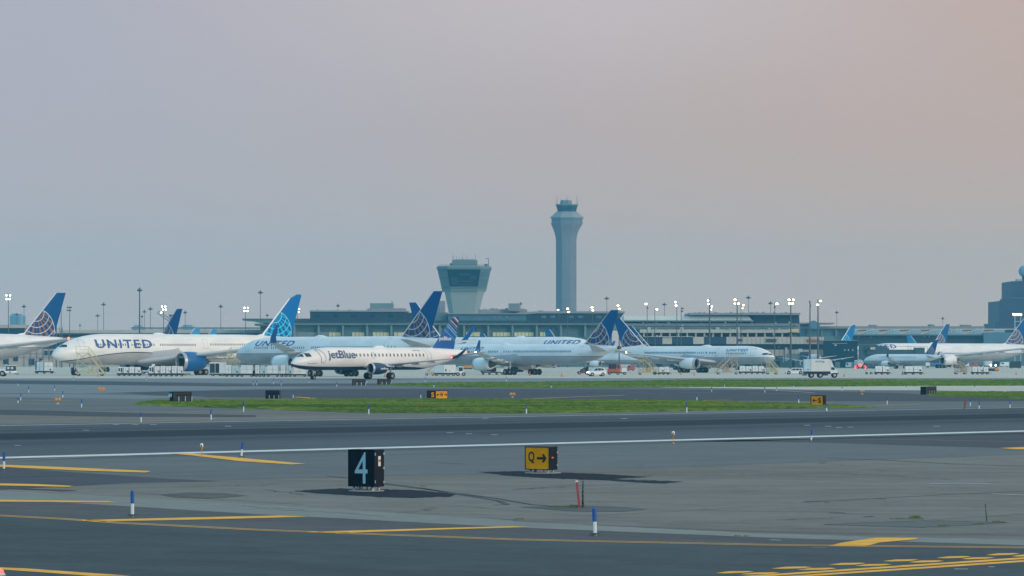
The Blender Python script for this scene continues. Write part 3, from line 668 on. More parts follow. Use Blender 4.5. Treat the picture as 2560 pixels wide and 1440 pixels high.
    for sd in (-1, 1): p.stab(sd, L - 8.8 * p.H / 5.5, p.zt - p.H * .34, 5.6 * p.H / 5.5, 1.9, 9.8 * p.H / 5.5, 5.6, 1.1)
    if gear:
        p.wheels(K['nx'] * L, 0, p.zb + .3, .55, .36)
        for sd in (-1, 1): p.wheels(K['gx'] * L, sd * K['tr'], z0 + .2, .62, .55, 3 if kind == 'w777' else 2, 1.45)
    MB().lathe([(0, .02), (.1, .2), (.5, .45), (1.2, .6), (2.2, .55), (3.4, .3), (4.2, .02)], 'x', 12, (L * .38, 0, p.zt - .28)).build('antenna_dome', M_plane_white, p.root, True)
    # belly fairing between the wings
    wb = MB().lathe([(0, .3), (2, p.W * .36), (5, p.W * .50), (11, p.W * .52), (15, p.W * .40), (18, .4)], 'x', 20, (rx - 1.5, 0, p.zb + p.W * .42))
    wb.build('wing_root_fairing', mat('belly grey', BELLY, .4, var=.05, scale=.3), p.root, True)
    return p

# A: tail of a jet cut by the left edge
A_ = wide_body('parked_airliner', 'white jet cut off by the left edge, blue fin with a gold wire globe', (-147, 742), (-97.6, 783), 'w777', -1, (60, 868), finpx=58)
A_.beacon(A_.L * .70 + 1, -30.6, 7.5, M_red, .3)
A_.text('N2136U', 22, 36, 871, 873.5, M_cat, name='registration')
# B: large jet, blue engine
NB, TB = (Np(130, 714)), (-43.1, 753)
bp = Plane('tmp', '', NB, TB, 6.2, 2.1); bl = [bp.loc(x, y) for x, y in ((140, 912), (163, 905), (200, 899), (245, 890), (290, 884), (330, 881), (365, 881.5), (405, 885), (500, 896), (560, 896.5), (620, 890))]
bpy.data.objects.remove(bp.root)
lm = zsplit('curved line livery', (.84, .83, .81, 1), (.46, .47, .49, 1), [(0, 1.5)] + [(max(.3, u), z) for u, z in bl] + [(62, 6)], (.03, .04, .06, 1), .09)
B = wide_body('parked_airliner', 'long white jet with a bright blue engine and a cyan globe on its fin', NB, TB, 'w787', -1, old=False, engm=M_ublue, fuse=lm, finpx=656)
B.text('UNITED', 240, 380, 848.5, 870.5, M_tblue, 0, .022, spacing=1.18)
B.row(M_win, 241, 488, 46, 861.5, skip=(14, 15, 27, 28)); B.row(M_win, 527, 640, 21, 861.3)
B.cockpit([[(145, 868.5), (159, 868), (165.5, 858.5), (155, 860)], [(161.5, 868), (177, 867.5), (179, 862.5), (167.5, 858.5)]])
u, z = B.loc(203, 874); B.door(u, z, z + 1.95); u, z = B.loc(509, 871); B.door(u, z, z + 1.9)
# C: jet behind the small one, winglets, fin with gold globe
C = wide_body('parked_airliner', 'white jet with raised blue wingtips and gold globe fin behind the small taxiing jet', Np(593, 690), (-11.6, 652), 'w767', -1, (700, 884), winglets=True, finpx=1003)
C.text('UNITED', 636, 733, 852, 865, M_tblue, .25, .02, spacing=1.15)
C.row(M_winl, 637, 760, 24, 869.5, skip=(7, 13, 17)); C.row(M_winl, 780, 940, 34, 868.8); C.row(M_winl, 945, 985, 6, 868)
u, z = C.loc(611, 878); C.door(u, z, z + 1.9); u, z = C.loc(958, 869); C.door(u, z, z + 1.8)
# E: jet far behind facing right
E_ = wide_body('parked_airliner', 'white jet facing right behind the others, its fin crossing behind a taller one', (22.5, 880), (-27.5, 920), 'w777', 1, (1300, 880), old=True, finpx=None)
E_.text('UNITED', 1358, 1443, 850.5, 861, M_tblue, .25, .02, spacing=1.15)
# G: jet seen from behind left
Gp = wide_body('parked_airliner', 'white jet seen from behind at the centre right, tail cone to the right', (-17.1, 758), (21.4, 719), 'n757', -1, (1300, 890.6), winglets=True, finpx=1459)
Gp.text('UNITED', 1150, 1206, 867.5, 874.5, M_tblue, .25, .02, spacing=1.15)
Gp.row(M_winl, 1160, 1192, 8, 879); Gp.row(M_winl, 1222, 1244, 6, 879); Gp.row(M_winl, 1260, 1276, 4, 879); Gp.row(M_winl, 1283, 1426, 36, 878.6)
u, z = Gp.loc(1443, 886); Gp.door(u, z, z + 1.7); u, z = Gp.loc(1252, 881); Gp.door(u, z - .8, z + .8, .5)
Gp.beacon(33.4, -19.2, 4.6, M_lampw, .16)
# H: jet facing right with the long name near its nose
Hp = wide_body('parked_airliner', 'white jet facing right, nose towards the box truck, blue fin at its left end', Np(1937, 837), Np(1536, 868), 'n757', 1, (1800, 893.5), finpx=1613)
Hp.text('UNITED', 1815, 1868, 872.3, 878.5, M_tblue, .2, .02, spacing=1.15)
for a_, b_, n_ in ((1612, 1738, 40), (1744, 1758, 4), (1765, 1766.5, 2), (1774, 1789, 5), (1817, 1864, 12)): Hp.row(M_winl, a_, b_, n_, 881.8 if a_ < 1800 else 883.5)
Hp.cockpit([[(1925.5, 887.6), (1913, 887.6), (1915, 882.4), (1921, 882.8)], [(1912, 887.4), (1902, 887), (1903, 882.8), (1913, 882.2)]])
for px in (1796, 1885): u, z = Hp.loc(px, 889); Hp.door(u, z, z + 1.75, .95)
Hp.beacon(Hp.L * .6, 19.4, 4.8, M_lampw, .16)
# I: big jet cut by the right edge; J: small jet before it
I_ = wide_body('parked_airliner', 'very large white jet running off the right edge, dark wing raised', Np(2150, 1250), (188, 1287), 'w777', -1, (2450, 882.5), finpx=2512)
I_.text('UNITED', 2158, 2243, 861, 871, M_tblue, 0, .03, spacing=1.15)
I_.beacon(I_.L * .70 + 1, -30.6, 7.6, M_red, .3)
def regional(name, label, N, T, side, H, zb, semi, fuse, engm, finm, finh, fr, ft, fdx, eng, winglet, wlm, wz=2.0, dih=1.9, root=.37, tip=.60, rc=5.2, gx=.49, tr=2.9, nx=.12):
    p = Plane(name, label, N, T, H, zb, ln=2.1, lt=3.0, nz=.26, side=side, upz=.70); L = p.L
    p.fuselage(fuse)
    for sd in (-1, 1):
        st = [(root * L - .3, p.W * .1, wz - .05, rc * 1.1, rc * .1), (root * L + .3, p.W * .45, wz, rc, rc * .11), (root * L + (tip - root) * L * .36, semi * .38, wz + dih * .33, rc * .58, rc * .062), (tip * L, semi, wz + dih, rc * .24, rc * .022)]
        p.wing(sd, st, wl=winglet, wlm=wlm, fair=[(semi * f, 2.2, .22) for f in (.3, .52, .72)])
        ex, ey, ez, er, el = eng; p.engine(sd, ex, ey, ez, er, el, engm, wingz=(wz + dih * .3, root * L + 1.2))
        p.stab(sd, L - 4.9, p.zt - H * .40, 3.1, 1.1, 6.0, 3.2, .75)
    p.finx, p.finz = L - fr - 2.9, p.zt - .35
    p.fin(p.finx, p.finz, fr, ft, finh, fdx, finm, cap=0)
    p.wheels(nx * L, 0, zb + .3, .34, .2)
    for sd in (-1, 1): p.wheels(gx * L, sd * tr, wz + .1, .56, .32)
    return p
LB = (.10, .30, .56, 1); NV = (.006, .035, .11, 1); MB_ = (.008, .10, .33, 1); RD = (.30, .16, .18, 1); WH = (.42, .46, .56, 1)
jb_fin = band_mat('striped fin', .62, .78, [(-3, NV), (-1.2, WH), (-1.0, MB_), (.2, LB), (.32, MB_), (4.25, LB), (4.40, MB_), (5.0, LB), (5.3, MB_), (5.5, WH), (5.62, NV), (5.95, LB), (6.08, NV), (6.3, WH), (6.42, RD), (6.5, NV), (6.95, RD), (7.15, WH), (7.38, NV)])
jb_f = zsplit('white over navy livery', (.85, .82, .80, 1), (.008, .035, .09, 1), [(0, 2.55), (1.2, 2.25), (3, 2.12), (8, 2.05), (22, 2.05), (36.3, .5)], None)
JN, JT = Np(728, 570), (-7.4, 594)
J = regional('taxiing_airliner', 'small white jet with navy belly and striped fin taxiing before the parked ones', JN, JT, -1, 3.65, 1.5, 13.1, jb_f, M_navy, jb_fin, 5.35, 4.9, 1.35, 4.7,
             (12.6, 4.25, 1.75, .97, 3.3), [(.25, .25, .15, .9), (.8, .75, .6, .75), (1.4, 1.15, 1.15, .5), (1.9, 1.4, 1.6, .3)], M_navy, wz=2.05, dih=1.3, rc=5.6)
M_jb = mat('name navy', (.015, .06, .16), .4, var=.03)
J.text('jetBlue', 821, 889, 876, 902, M_jb, 0, .018, spacing=.95)
J.row(mat('dim window', (.16, .19, .24), .25, var=.1), 891.5, 1059, 19, 887.5, 884.6, w=.30, h=.46)
J.row(mat('dimmer window', (.50, .53, .57), .25, var=.1), 826, 880, 7, 887.6, 887.6, w=.28, h=.42)
J.cockpit([[(750, 891.5), (767, 892), (769.5, 883.3), (757, 884)], [(771, 892), (782.5, 891.5), (781, 883.5), (772, 883)]])
b_ = MB()
dz = [J.loc(x, y) for x, y in ((797, 874.5), (805, 874.5), (812, 884), (815, 895), (812, 907), (804, 907), (803, 893), (799, 880))]
for p1, p2 in zip(dz, dz[1:] + dz[:1]):
    t = .04; J.quad('', None, [(p1[0] - t, p1[1] - t), (p2[0] - t, p2[1] - t), (p2[0] + t, p2[1] + t), (p1[0] + t, p1[1] + t)], 3, 1, .03, b=b_)
b_.build('cabin_door', M_line, J.root)
u, z = J.loc(929, 895.5); J.door(u, z, z + .95, .52, .04, name='wing_exit'); 
b_ = MB()
for ofs in (0, 9.5):
    dz = [J.loc(x + ofs, y) for x, y in ((1062, 872), (1067, 880), (1069, 889), (1069, 899))]
    for p1, p2 in zip(dz, dz[1:]): J.quad('', None, [(p1[0] - .03, p1[1]), (p1[0] + .03, p1[1]), (p2[0] + .03, p2[1]), (p2[0] - .03, p2[1])], 1, 3, .03, b=b_)
b_.build('cabin_door', M_line, J.root)
J.text('N337JB', 1036, 1054, 874.8, 878, M_cat, name='registration', cuts=2)
J.text('BLUE FINEST', 774, 794, 907.4, 909.4, M_cat, name='small_lettering', cuts=2)
J.beacon(J.L * .6 + .1, -13.25, 3.55, M_red, .14)
MB().lathe([(0, .02), (.2, .25), (.8, .4), (1.9, .4), (2.9, .02)], 'x', 12, (16.6, 0, J.zt - .1)).build('antenna_dome', M_plane_white, J.root, True)
fa, fb = J.loc(1097, 854, -.3), J.loc(1127.5, 841, -.3)
map_text('jetBlue', lambda p, q: (fa[0] + (fb[0] - fa[0]) * p, -.36, fa[1] + (fb[1] - fa[1]) * q), 'fin_lettering', mat('fin letters white', (.75, .77, .82), .5, var=0), J.root, off=.015, cuts=2)
map_text('jetBlue', lambda p, q: (14.0 + 1.55 * p, -4.25 - .99, 1.5 + .42 * q), 'engine_lettering', mat('fin letters white', (.75, .77, .82)), J.root, off=.02, cuts=2)
map_text('337', lambda p, q: (4.05 + .55 * p, -.46, 1.05 + .3 * q), 'gear_number', mat('fin letters white', (.75, .77, .82)), J.root, off=.01, cuts=2)
rj_f = zsplit('regional livery', W_AIR, BELLY, [(0, 2.6), (33, 2.6)], (.16, .22, .33, 1), .04)
RJ = regional('parked_airliner', 'small jet parked in front of the very large one, nose hidden by the gate', Np(2160, 1192), Np(2354, 1169), -1, 3.2, 1.6, 12.6, rj_f, M_plane_white,
              globe_mat('small globe fin', GL_OLD['base'], GL_OLD['inner'], (.30, .24, .24, 1), GL_OLD['line'], .62), 4.9, 4.5, 1.3, 4.6, (10.8, 3.9, 1.75, .85, 3.2), [(.25, .2, .2, .9), (.9, .55, .9, .6), (1.3, .8, 1.7, .35)], M_navy)
RJ.row(M_winl, 2199, 2220, 6, 892); RJ.row(M_winl, 2228, 2288, 14, 892.8)
RK = regional('parked_airliner', 'small jet seen from straight behind, above the box truck', Np(2026, 1226), Np(2048, 1196), -1, 3.2, 1.6, 12.8, rj_f, M_plane_white,
              mat('grey fin', (.10, .14, .20), .5), 4.9, 4.5, 1.3, 4.6, (10.8, 3.9, 1.75, .85, 3.2), None, None)
# half hidden tails behind the front row
for px, top, D, kind, sgn, old, lb in ((437, 766, 885, 'w767', 1, True, 'jet hidden behind the long one, only its blue globe fin showing'),
                             (2125, 810, 1430, 'w787', 1, False, 'distant jet with a cyan fin above the dark gate building'),
                             (2360, 808, 1500, 'w777', 1, True, 'distant jet with a blue globe fin above the very large one'),
                             (1590, 820, 1085, 'n757', -1, True, 'jet hidden behind the facing right one, small dark fin just right of its fin')):
    a = R(-48) if px < 500 else R(40) if sgn > 0 else R(140); L = dict(w767=52, w787=60, w777=64, n757=46)[kind]
    X = (px - 1280) / F * D + (3.5 if sgn > 0 else -3.5) * (.75 if px < 500 else 1); T = (X, D); N = (X - L * math.cos(a), D - L * math.sin(a))
    wide_body('parked_airliner', lb, N, T, kind, -1 if sgn > 0 else 1, old=old)
def small_far(px, top, sgn, label, m):
    D = F * (12.3 - CAMH) / (HY - top); X = (px - 1280) / F * D
    a = R(35) if sgn > 0 else R(145); L = 38
    T = (X + 3 * sgn, D); N = (T[0] - L * math.cos(a), T[1] - L * math.sin(a))
    p = Plane('parked_airliner', label, N, T, 4.0, 1.6, side=-1 if sgn > 0 else 1)
    p.fuselage(MATS.get('aw') or MATS.setdefault('aw', zsplit('plain livery', W_AIR, BELLY, [(0, 3), (50, 3)])))
    for sd in (-1, 1):
        p.wing(sd, [(13, .4, 2.2, 7.5, .7), (13.5, 1.8, 2.2, 7, .7), (17, 6, 2.9, 4, .35), (22.5, 16.5, 4.2, 1.5, .12)]); p.engine(sd, 12.5, 4.9, 1.75, .95, 4, M_plane_white, wingz=(2.7, 16)); p.stab(sd, L - 6, 4.4, 3.6, 1.3, 6.8, 3.6, .8)
        p.wheels(19, sd * 2.8, 2.2, .5, .35)
    p.wheels(4, 0, 1.9, .38, .22)
    p.fin(L - 9.2, 5.3, 6.0, 1.9, 7.0, 5.6, m); return p
M_fb = mat('distant fin blue', (.008, .12, .30), .4); M_fl = mat('distant fin light blue', (.02, .26, .50), .4)
small_far(488, 820, 1, 'far jet showing a light blue fin tip, left of its twin above the long jet', M_fl)
small_far(531, 823.5, 1, 'far jet showing a light blue fin tip, right of its twin above the long jet', M_fl)
small_far(1137, 833, -1, 'far jet showing a dark fin tip beside the striped fin', M_fb)
small_far(1210, 834, -1, 'far jet showing a rounded dark fin tip below the old tower', M_fb)
small_far(1374, 823, -1, 'far jet showing a dark fin above the name on the jet facing right', M_fb)
small_far(2276, 839, -1, 'far jet showing a tiny pale blue fin left of the distant globe fin', M_fl)
# ============================================================ BUILDINGS, TOWERS, LIGHT MASTS
def M(n, c, r=.7, **k): return mat(n, A(*c, k=k.pop('k', .8)), r, **k)
m_dark = M('dark cladding', (6, 52, 84), .6, var=.10, scale=.05); m_dark2 = M('dark recess', (14, 46, 70), .6, var=.15, scale=.1)
m_teal = M('grey teal panels', (112, 138, 146), .7, var=.06, scale=.06); m_teal2 = M('teal wall', (92, 124, 134), .7, var=.10, scale=.08)
m_frieze = M('frieze', (116, 144, 152), .7, var=.05, scale=.1); m_cap = M('roof edge', (146, 152, 160), .7, var=.06, scale=.1)
m_beige = M('beige panels', (196, 192, 182), .8, var=.07, scale=.15); m_beige2 = M('beige wall', (190, 178, 168), .8, var=.10, scale=.12)
m_pale = M('pale roof sheeting', (214, 222, 220), .6, var=.04, scale=.1, k=.95); m_grey = M('grey deck', (128, 140, 150), .8, var=.07, scale=.1)
m_conc = M('tower concrete', (120, 126, 140), .8, var=.12, scale=.25, sz=.08); m_conc_old = M('old tower concrete', (150, 166, 168), .8, var=.04, scale=.06)
m_glz = M('dark glazing', (12, 50, 74), .2, var=.12, scale=.1); m_glz2 = M('blue glazing', (88, 126, 148), .25, var=.12, scale=.15)
m_brown = M('brown roof', (138, 134, 138), .8, var=.08, scale=.1); m_rl = M('roof light glass', (150, 186, 204), .3, var=.1, scale=.1); m_pink = M('pinkish panels', (240, 204, 186), .8, var=.05, scale=.1)
m_hotel = M('blue grey cladding', (30, 52, 90), .6, var=.06, scale=.1); m_far = M('far tower glass', (110, 150, 178), .5, var=.04, scale=.02)
m_pole = M('mast steel', (70, 84, 98), .5, var=.08); m_lat = M('white steel', (176, 190, 200), .5, var=.05)
m_lit = mat('lit window', (.50, .50, .30), .5, var=.25, scale=.12, emit=.13, emitc=(.80, .80, .38))
m_lamp = mat('floodlight lens', (1, .95, .8), .4, var=0, emit=6, emitc=(1, .90, .70))
m_lamp2 = mat('warm floodlight lens', (1, .93, .6), .4, var=0, emit=5, emitc=(1, .86, .45))
m_yell = M('sunlit beige', (226, 206, 150), .8, var=.04)  # beige of the lit beam end, the light put into its colour
class Bld:
    def __init__(s, name, label, cat, x, D, group=None):
        s.o = ((x - 1280) / F * D, D, 0); s.D = D; s.root = thing(name, s.o, label, cat, group)
    def put(s, b, name, m, parent=None, smooth=False):
        b.v = [(x - s.o[0], y - s.o[1], z - s.o[2]) for x, y, z in b.v]
        return b.build(name, m, parent or s.root, smooth)
    def X(s, px, dy=0): return (px - 1280) / F * (s.D + dy)
    def Zz(s, py, dy=0): return max(0, CAMH + (HY - py) / F * (s.D + dy))
    def bx(s, name, m, x0, x1, y0, y1, dy=0, dep=20, b=None, parent=None):
        """box whose front face fills pixels x0..x1, y0..y1 at distance D+dy"""
        q = b or MB(); q.box(s.X(x0, dy), s.X(x1, dy), s.D + dy, s.D + dy + dep, s.Zz(y1, dy), s.Zz(y0, dy))
        if b is None: return s.put(q, name, m, parent)
    def pl(s, name, m, pts, dy=0, dep=20, parent=None):
        q = MB().prism([(s.X(x, dy), s.Zz(y, dy)) for x, y in pts], s.D + dy, s.D + dy + dep); return s.put(q, name, m, parent)
# --- main terminal, centre
T = Bld('terminal_building', 'long low terminal with dark upper storeys and yellow lit windows behind the centre jets', 'terminal', 1050, 1450)
T.bx('ground_storey', m_teal2, 725, 1530, 842, 921, 2, 60)
T.bx('wall', m_teal2, 737, 1530, 806, 842, 4, 55)
T.bx('frieze', m_frieze, 735, 1530, 806, 812, 0, 58)
for i in range(14):
    x = 733.5 + i * 60.6
    if x < 1535: T.bx('column', m_frieze, x, x + 5, 812, 842, 1, 2.9)
for y in (818.5, 824): T.bx('ledge', m_teal, 738, 1530, y, y + .8, 3.4, .5)
T.bx('wall_panel', m_grey, 725, 820, 830.5, 842, 2.6, 1.3)
for a, b_ in ((822, 852), (880, 911), (932, 972), (1165, 1200), (1232, 1276), (1286, 1334), (1350, 1370), (985, 1010)):
    w = T.bx('lit_window', m_lit, a, b_, 831, 841, 3.5, .4)
    for k in range(1, int((b_ - a) / 9)): T.bx('mullion', m_teal2, a + k * 9 - .4, a + k * 9 + .4, 831, 841, 3.2, .3, parent=w).matrix_parent_inverse.identity()
T.bx('roof_edge', m_dark2, 732, 1540, 801.5, 805.9, -1.0, 60)
T.bx('upper_storey', m_dark, 775, 1015, 779.5, 801.4, 3, 40); T.bx('roof_cap', m_cap, 774, 1016.5, 775.8, 779.4, 2, 42)
T.bx('upper_storey', m_dark, 1015.2, 1060, 782, 801.4, 8, 30)
T.bx('upper_storey', m_glz2, 1120, 1318, 785.5, 801.4, 3, 40)
T.pl('upper_storey', m_dark, [(1318.2, 801.4), (1318.2, 786), (1345, 783.5), (1560, 783.5), (1545, 801.4)], 2.5, 41)
T.pl('roof_cap', m_cap, [(1120, 785.4), (1120, 783), (1290, 783.2), (1318, 779.5), (1345, 778), (1562, 778.4), (1562, 783.4), (1345, 783.4), (1318, 785.6)], 1.5, 43)
for a in (1232, 1245, 1263): T.bx('roof_lamp', m_frieze, a, a + 7, 791, 795, 2.6, .3)
T.pl('canopy', m_teal2, [(606, 797), (735, 797), (774, 798), (774, 806), (735, 808), (650, 807.5), (628, 802.5), (606, 801)], 4, 30)
T.bx('canopy_edge', m_cap, 605, 775, 796, 797.6, 3, 32)
T.bx('gallery_slab', m_teal2, 636, 734, 809, 814, 5, 28)
T.bx('gallery_wall', m_dark2, 651, 734, 814.1, 828, 8, 20); T.bx('gallery_wall', m_grey, 655, 725, 828.2, 921, 8, 20)
T.bx('rooftop_room', m_frieze, 925, 982, 758, 775.6, 12, 14); T.bx('rooftop_room', m_cap, 920, 1012, 770.5, 775.7, 11, 20)
T.bx('rooftop_room', m_cap, 1195, 1318, 773.5, 782.9, 14, 20); T.bx('rooftop_room', m_grey, 1271, 1300, 758.5, 778, 10, 12)
T.bx('rooftop_room', m_cap, 1086, 1112, 752, 801, 50, 12); T.bx('rooftop_room', m_grey, 1078, 1100, 768, 801, 46, 10); T.bx('rooftop_room', m_teal2, 1060, 1118, 781, 801.3, 6, 30)
T.bx('vent_pipe', m_pole, 979, 981, 753, 758, 13, .5)
rr_ = random.Random(3)
for i in range(26):
    x = rr_.choice([rr_.uniform(790, 1000), rr_.uniform(1325, 1480), rr_.uniform(1200, 1310)]); w = rr_.uniform(1, 6); h = rr_.uniform(1, 3.2)
    yb = 775.7 if x < 1016 else 777.9 if x > 1320 else 773.4
    T.bx('rooftop_unit' if w > 2 else 'vent_pipe', rr_.choice((m_cap, m_grey, m_teal2)), x, x + w, yb - h, yb, 16 + i * .7, .6)
for i in range(22):
    x = rr_.uniform(740, 1520); T.bx('wall_fitting', rr_.choice((m_dark2, m_teal, m_lat)), x, x + rr_.uniform(1, 4), 826 + rr_.uniform(-9, 3), 829.5 + rr_.uniform(-4, .4), 3.5, .35)
for i in range(9):
    x = 1330 + i * 23; T.bx('window', m_glz2 if i % 3 else m_dark2, x, x + 12, 789, 795, 2.3, .19)
for i in range(10):
    x = 786 + i * 23; T.bx('window', m_dark2 if i % 2 else m_glz, x, x + 14, 786, 794, 2.8, .19)
# --- right wing: decks, beams, gate boxes
U = Bld('terminal_wing', 'terminal wing with beige beams, dark gate boxes and flat roof slab, right of centre', 'terminal', 1800, 1330)
U.bx('deck_wall', m_grey, 1530, 2000, 808.5, 824, 6, 40); U.bx('deck_strip', m_dark2, 1555, 1890, 803.5, 808.4, 9, 36)
for a in (1668, 1878): U.bx('deck_post', m_frieze, a, a + 4, 803.4, 808.4, 7, 1.5)
U.bx('deck_rail', m_frieze, 1555, 1885, 800.5, 803.4, 5, 40)
U.bx('deck_line', m_dark, 1555, 1995, 815, 816, 5.7, .3); U.bx('deck_line', m_teal2, 1590, 1990, 818.5, 822.5, 5.6, .4)
U.pl('sloping_roof', m_pale, [(1560, 800.4), (1560, 790), (1728, 790.5), (1872, 791), (1880, 800.4)], 7, 26)
U.pl('upper_storey', m_dark, [(1892, 808.4), (1874, 787.4), (1998, 787.4), (1999, 808.4)], 8, 30)
U.bx('roof_slab', m_cap, 1724, 2001, 782, 787.3, 4, 40); U.bx('roof_slab_edge', m_teal2, 1725, 1874, 787.4, 789.6, 6, 36)
U.bx('beam', m_beige, 1600, 1972, 823.5, 832, 0, 44); U.bx('beam', m_yell, 1972.2, 1996, 822.5, 830, 0, 44)
U.bx('recess', m_dark2, 1590, 2000, 832.1, 842, 4, 36)
for i in range(19):
    x = 1608 + i * 21.6
    if x < 1990: U.bx('column', m_beige2, x, x + 4.2, 832, 842, .6, 3)
for a, b_, m in ((1612, 1656, m_dark), (1656, 1680, m_beige), (1680, 1733, m_dark), (1733, 1760, m_beige), (1760, 1816, m_dark), (1816, 2060, m_beige)):
    U.bx('gate_box' if m is m_dark else 'wall_panel', m, a + .1, b_ - .1, 842.1, 860, -1, 40)
for x in range(1824, 2058, 11): U.bx('panel_seam', m_beige2, x, x + .7, 842.6, 859.6, -1.15, .14)
U.bx('beam', m_pale, 1612, 1733, 841.2, 842.1, -1.8, 2)
U.bx('poster', M('dark poster', (60, 74, 92), var=.5, scale=.6), 1915, 1941, 847, 855.5, -1.4, .2); U.bx('poster', M('red poster', (170, 96, 76), var=.6, scale=.8), 2017, 2049, 848, 856, -1.4, .2)
U.bx('wall_opening', m_dark2, 1843, 1856, 847.5, 853.5, -1.3, .15)
U.bx('dark_storey', m_glz, 1600, 2058, 860.1, 874, 3, 34); U.bx('lower_wall', m_beige2, 1600, 2058, 874.1, 890, 1, 36); U.bx('base_wall', m_teal2, 1600, 2058, 890.1, 921, 3, 30)
for x in range(1925, 2056, 12): U.bx('panel_seam', m_teal2, x, x + .6, 875, 889.6, .85, .14)
for x in range(1640, 2050, 37): U.bx('gate_door', m_dark2, x, x + 14, 903, 921, 2.7, .25)
for x, y in ((1946, 866), (1800, 868), (1700, 866)): U.bx('wall_lamp', m_lat, x, x + 3, y, y + 3, 2.4, .5)
for x in (1618, 1700, 1790, 1840): U.bx('rooftop_unit', m_lat, x, x + 9, 818, 823.4, 1, 4)
for i in range(46):
    x = rr_.uniform(1604, 1990); y = rr_.choice((823, 815, 808, 841.5)); h = rr_.uniform(1.2, 4.5)
    U.bx('deck_fitting', rr_.choice((m_lat, m_grey, m_dark2, m_beige2)), x, x + rr_.uniform(1, 5), y - h, y, -2 + rr_.uniform(0, 1.6), .3)
for i in range(30):
    x = rr_.uniform(1606, 2050); U.bx('gate_fitting', rr_.choice((m_lat, m_pole, m_beige2, m_teal)), x, x + rr_.uniform(1.5, 6), 868 + rr_.uniform(0, 30), 874 + rr_.uniform(24, 40), .2, .3)
for i in range(24):
    x = rr_.uniform(1735, 1995); h = rr_.uniform(.8, 2.6); U.bx('rooftop_unit', rr_.choice((m_cap, m_grey)), x, x + rr_.uniform(1, 6), 781.9 - h, 781.9, 20 + i * .5, .4)
# --- dark gate block and glazed concourse on the right
K_ = Bld('gate_building', 'dark blank gate building between the box truck and the distant cyan fin', 'gate building', 2105, 1290)
K_.bx('wall', m_glz, 2058, 2144, 852, 921, 0, 24); K_.bx('roof_edge', m_grey, 2056, 2146, 850.6, 852, -.6, 25)
K_.bx('lit_sign', m_lat, 2080, 2118, 858, 859, -.3, .25); K_.bx('lit_sign', m_lat, 2086, 2092, 861, 864.5, -.3, .25)
for x in (2111, 2120, 2131): K_.bx('wall_lamp', m_lat, x, x + 2.4, 873, 877, -.4, .35)
for x in (2066, 2088, 2125): K_.bx('gate_door', m_teal2, x, x + 12, 905, 921, -.3, .25)
V = Bld('concourse_building', 'glazed concourse with arched roof lights stretching to the right edge', 'terminal', 2300, 1640)
V.bx('roof', m_brown, 2000, 2462, 815.5, 821.5, 0, 60); V.bx('glass_wall', m_glz2, 2000, 2135, 822, 852, 4, 50); V.bx('wall', m_teal2, 1990, 2135, 840, 918, 3, 50)
for x in (2018, 2052, 2088, 2118): V.bx('column', m_teal2, x, x + 6, 821.5, 840, 2, 2)
V.bx('annex_roof', m_brown, 2000, 2086, 806.5, 810, -4, 30); V.bx('annex_wall', m_dark2, 2000, 2040, 810.1, 815.4, 0, 20)
V.pl('dome_gable', m_glz2, [(2022, 822), (2022, 810), (2028, 803), (2034, 801), (2040, 803), (2050, 812), (2050, 822)], -6, 5)
V.bx('fascia', m_pale, 2120, 2700, 822, 823.6, -3, 50)
for i in range(8):
    x = 2092 + i * 52.5; x = max(x, 2118)
    e = 2092 + (i + 1) * 52.5
    V.bx('roof_light_panel', m_pink, x, x + (e - x) * .42, 823.7, 835, -1, 30)
    V.pl('roof_light', m_rl, [(x + 1, 835.9), (x + (e - x) * .25, 831), (x + (e - x) * .5, 827), (x + (e - x) * .75, 824.6), (e, 823.8), (e, 835.9)], -3, 3)
    V.pl('roof_light_rim', m_pale, [(x, 835.5), (x + (e - x) * .25, 830), (x + (e - x) * .5, 826), (x + (e - x) * .75, 823.8), (x + (e - x) * .75, 824.9), (x + (e - x) * .5, 827.2), (x + (e - x) * .25, 831.2), (x + 1.5, 836)], -3.6, .5)
    for k in (.45, .6, .75, .9): V.bx('mullion', m_pale, x + (e - x) * k, x + (e - x) * k + .5, 828, 835.5, -3.3, .25)
V.bx('fascia', m_teal2, 2118, 2470, 836, 838.5, -4, 50); V.bx('wall', m_dark2, 2122, 2458, 838.6, 858, 0, 50); V.bx('wall', m_teal2, 2122, 2700, 858.1, 918, 1, 50)
V.pl('pale_hall', m_glz2, [(2459, 858), (2459, 831.5), (2540, 831), (2545, 858)], -5, 40); V.pl('pale_hall', m_teal2, [(2545.5, 858), (2545.5, 828), (2700, 828), (2700, 858)], -5, 40)
for x, w, y in ((2176, 16, 812), (2325, 11, 811), (2405, 23, 812)): V.bx('rooftop_unit', m_grey, x, x + w, y, 815.4, 6, 9)
for x, y in ((2145, 842), (2176, 842), (2310, 840), (2322, 841)): V.bx('wall_lamp', m_lat, x, x + 3, y, y + 2.2, -.4, .35)
# jet bridge before the very large jet
JBR = Bld('jet_bridge', 'dark teal jet bridge reaching towards the very large jet on the right', 'jet bridge', 2230, 1215)
m_br = M('bridge steel', (46, 86, 104), .6, var=.15, scale=.3)
JBR.bx('tunnel', m_br, 2168, 2300, 874, 886, 0, 3.2); JBR.bx('rotunda', m_br, 2150, 2196, 862, 921, 1, 5)
JBR.bx('cab', m_br, 2288, 2312, 869, 887, -.6, 4.4); JBR.pl('roof_ramp', m_br, [(2160, 874), (2172, 866), (2215, 864), (2224, 874)], .2, 3)
JBR.bx('support_leg', m_br, 2258, 2262, 886, 921, 1, 1); JBR.bx('support_leg', m_br, 2270, 2274, 886, 921, 1, 1); JBR.bx('equipment_box', m_beige, 2176, 2188, 868, 874, -1.2, 1.2)
for x in (2270, 2277, 2284, 2300, 2318): JBR.bx('rail_post', m_br, x, x + .6, 866, 874, 1, .2)
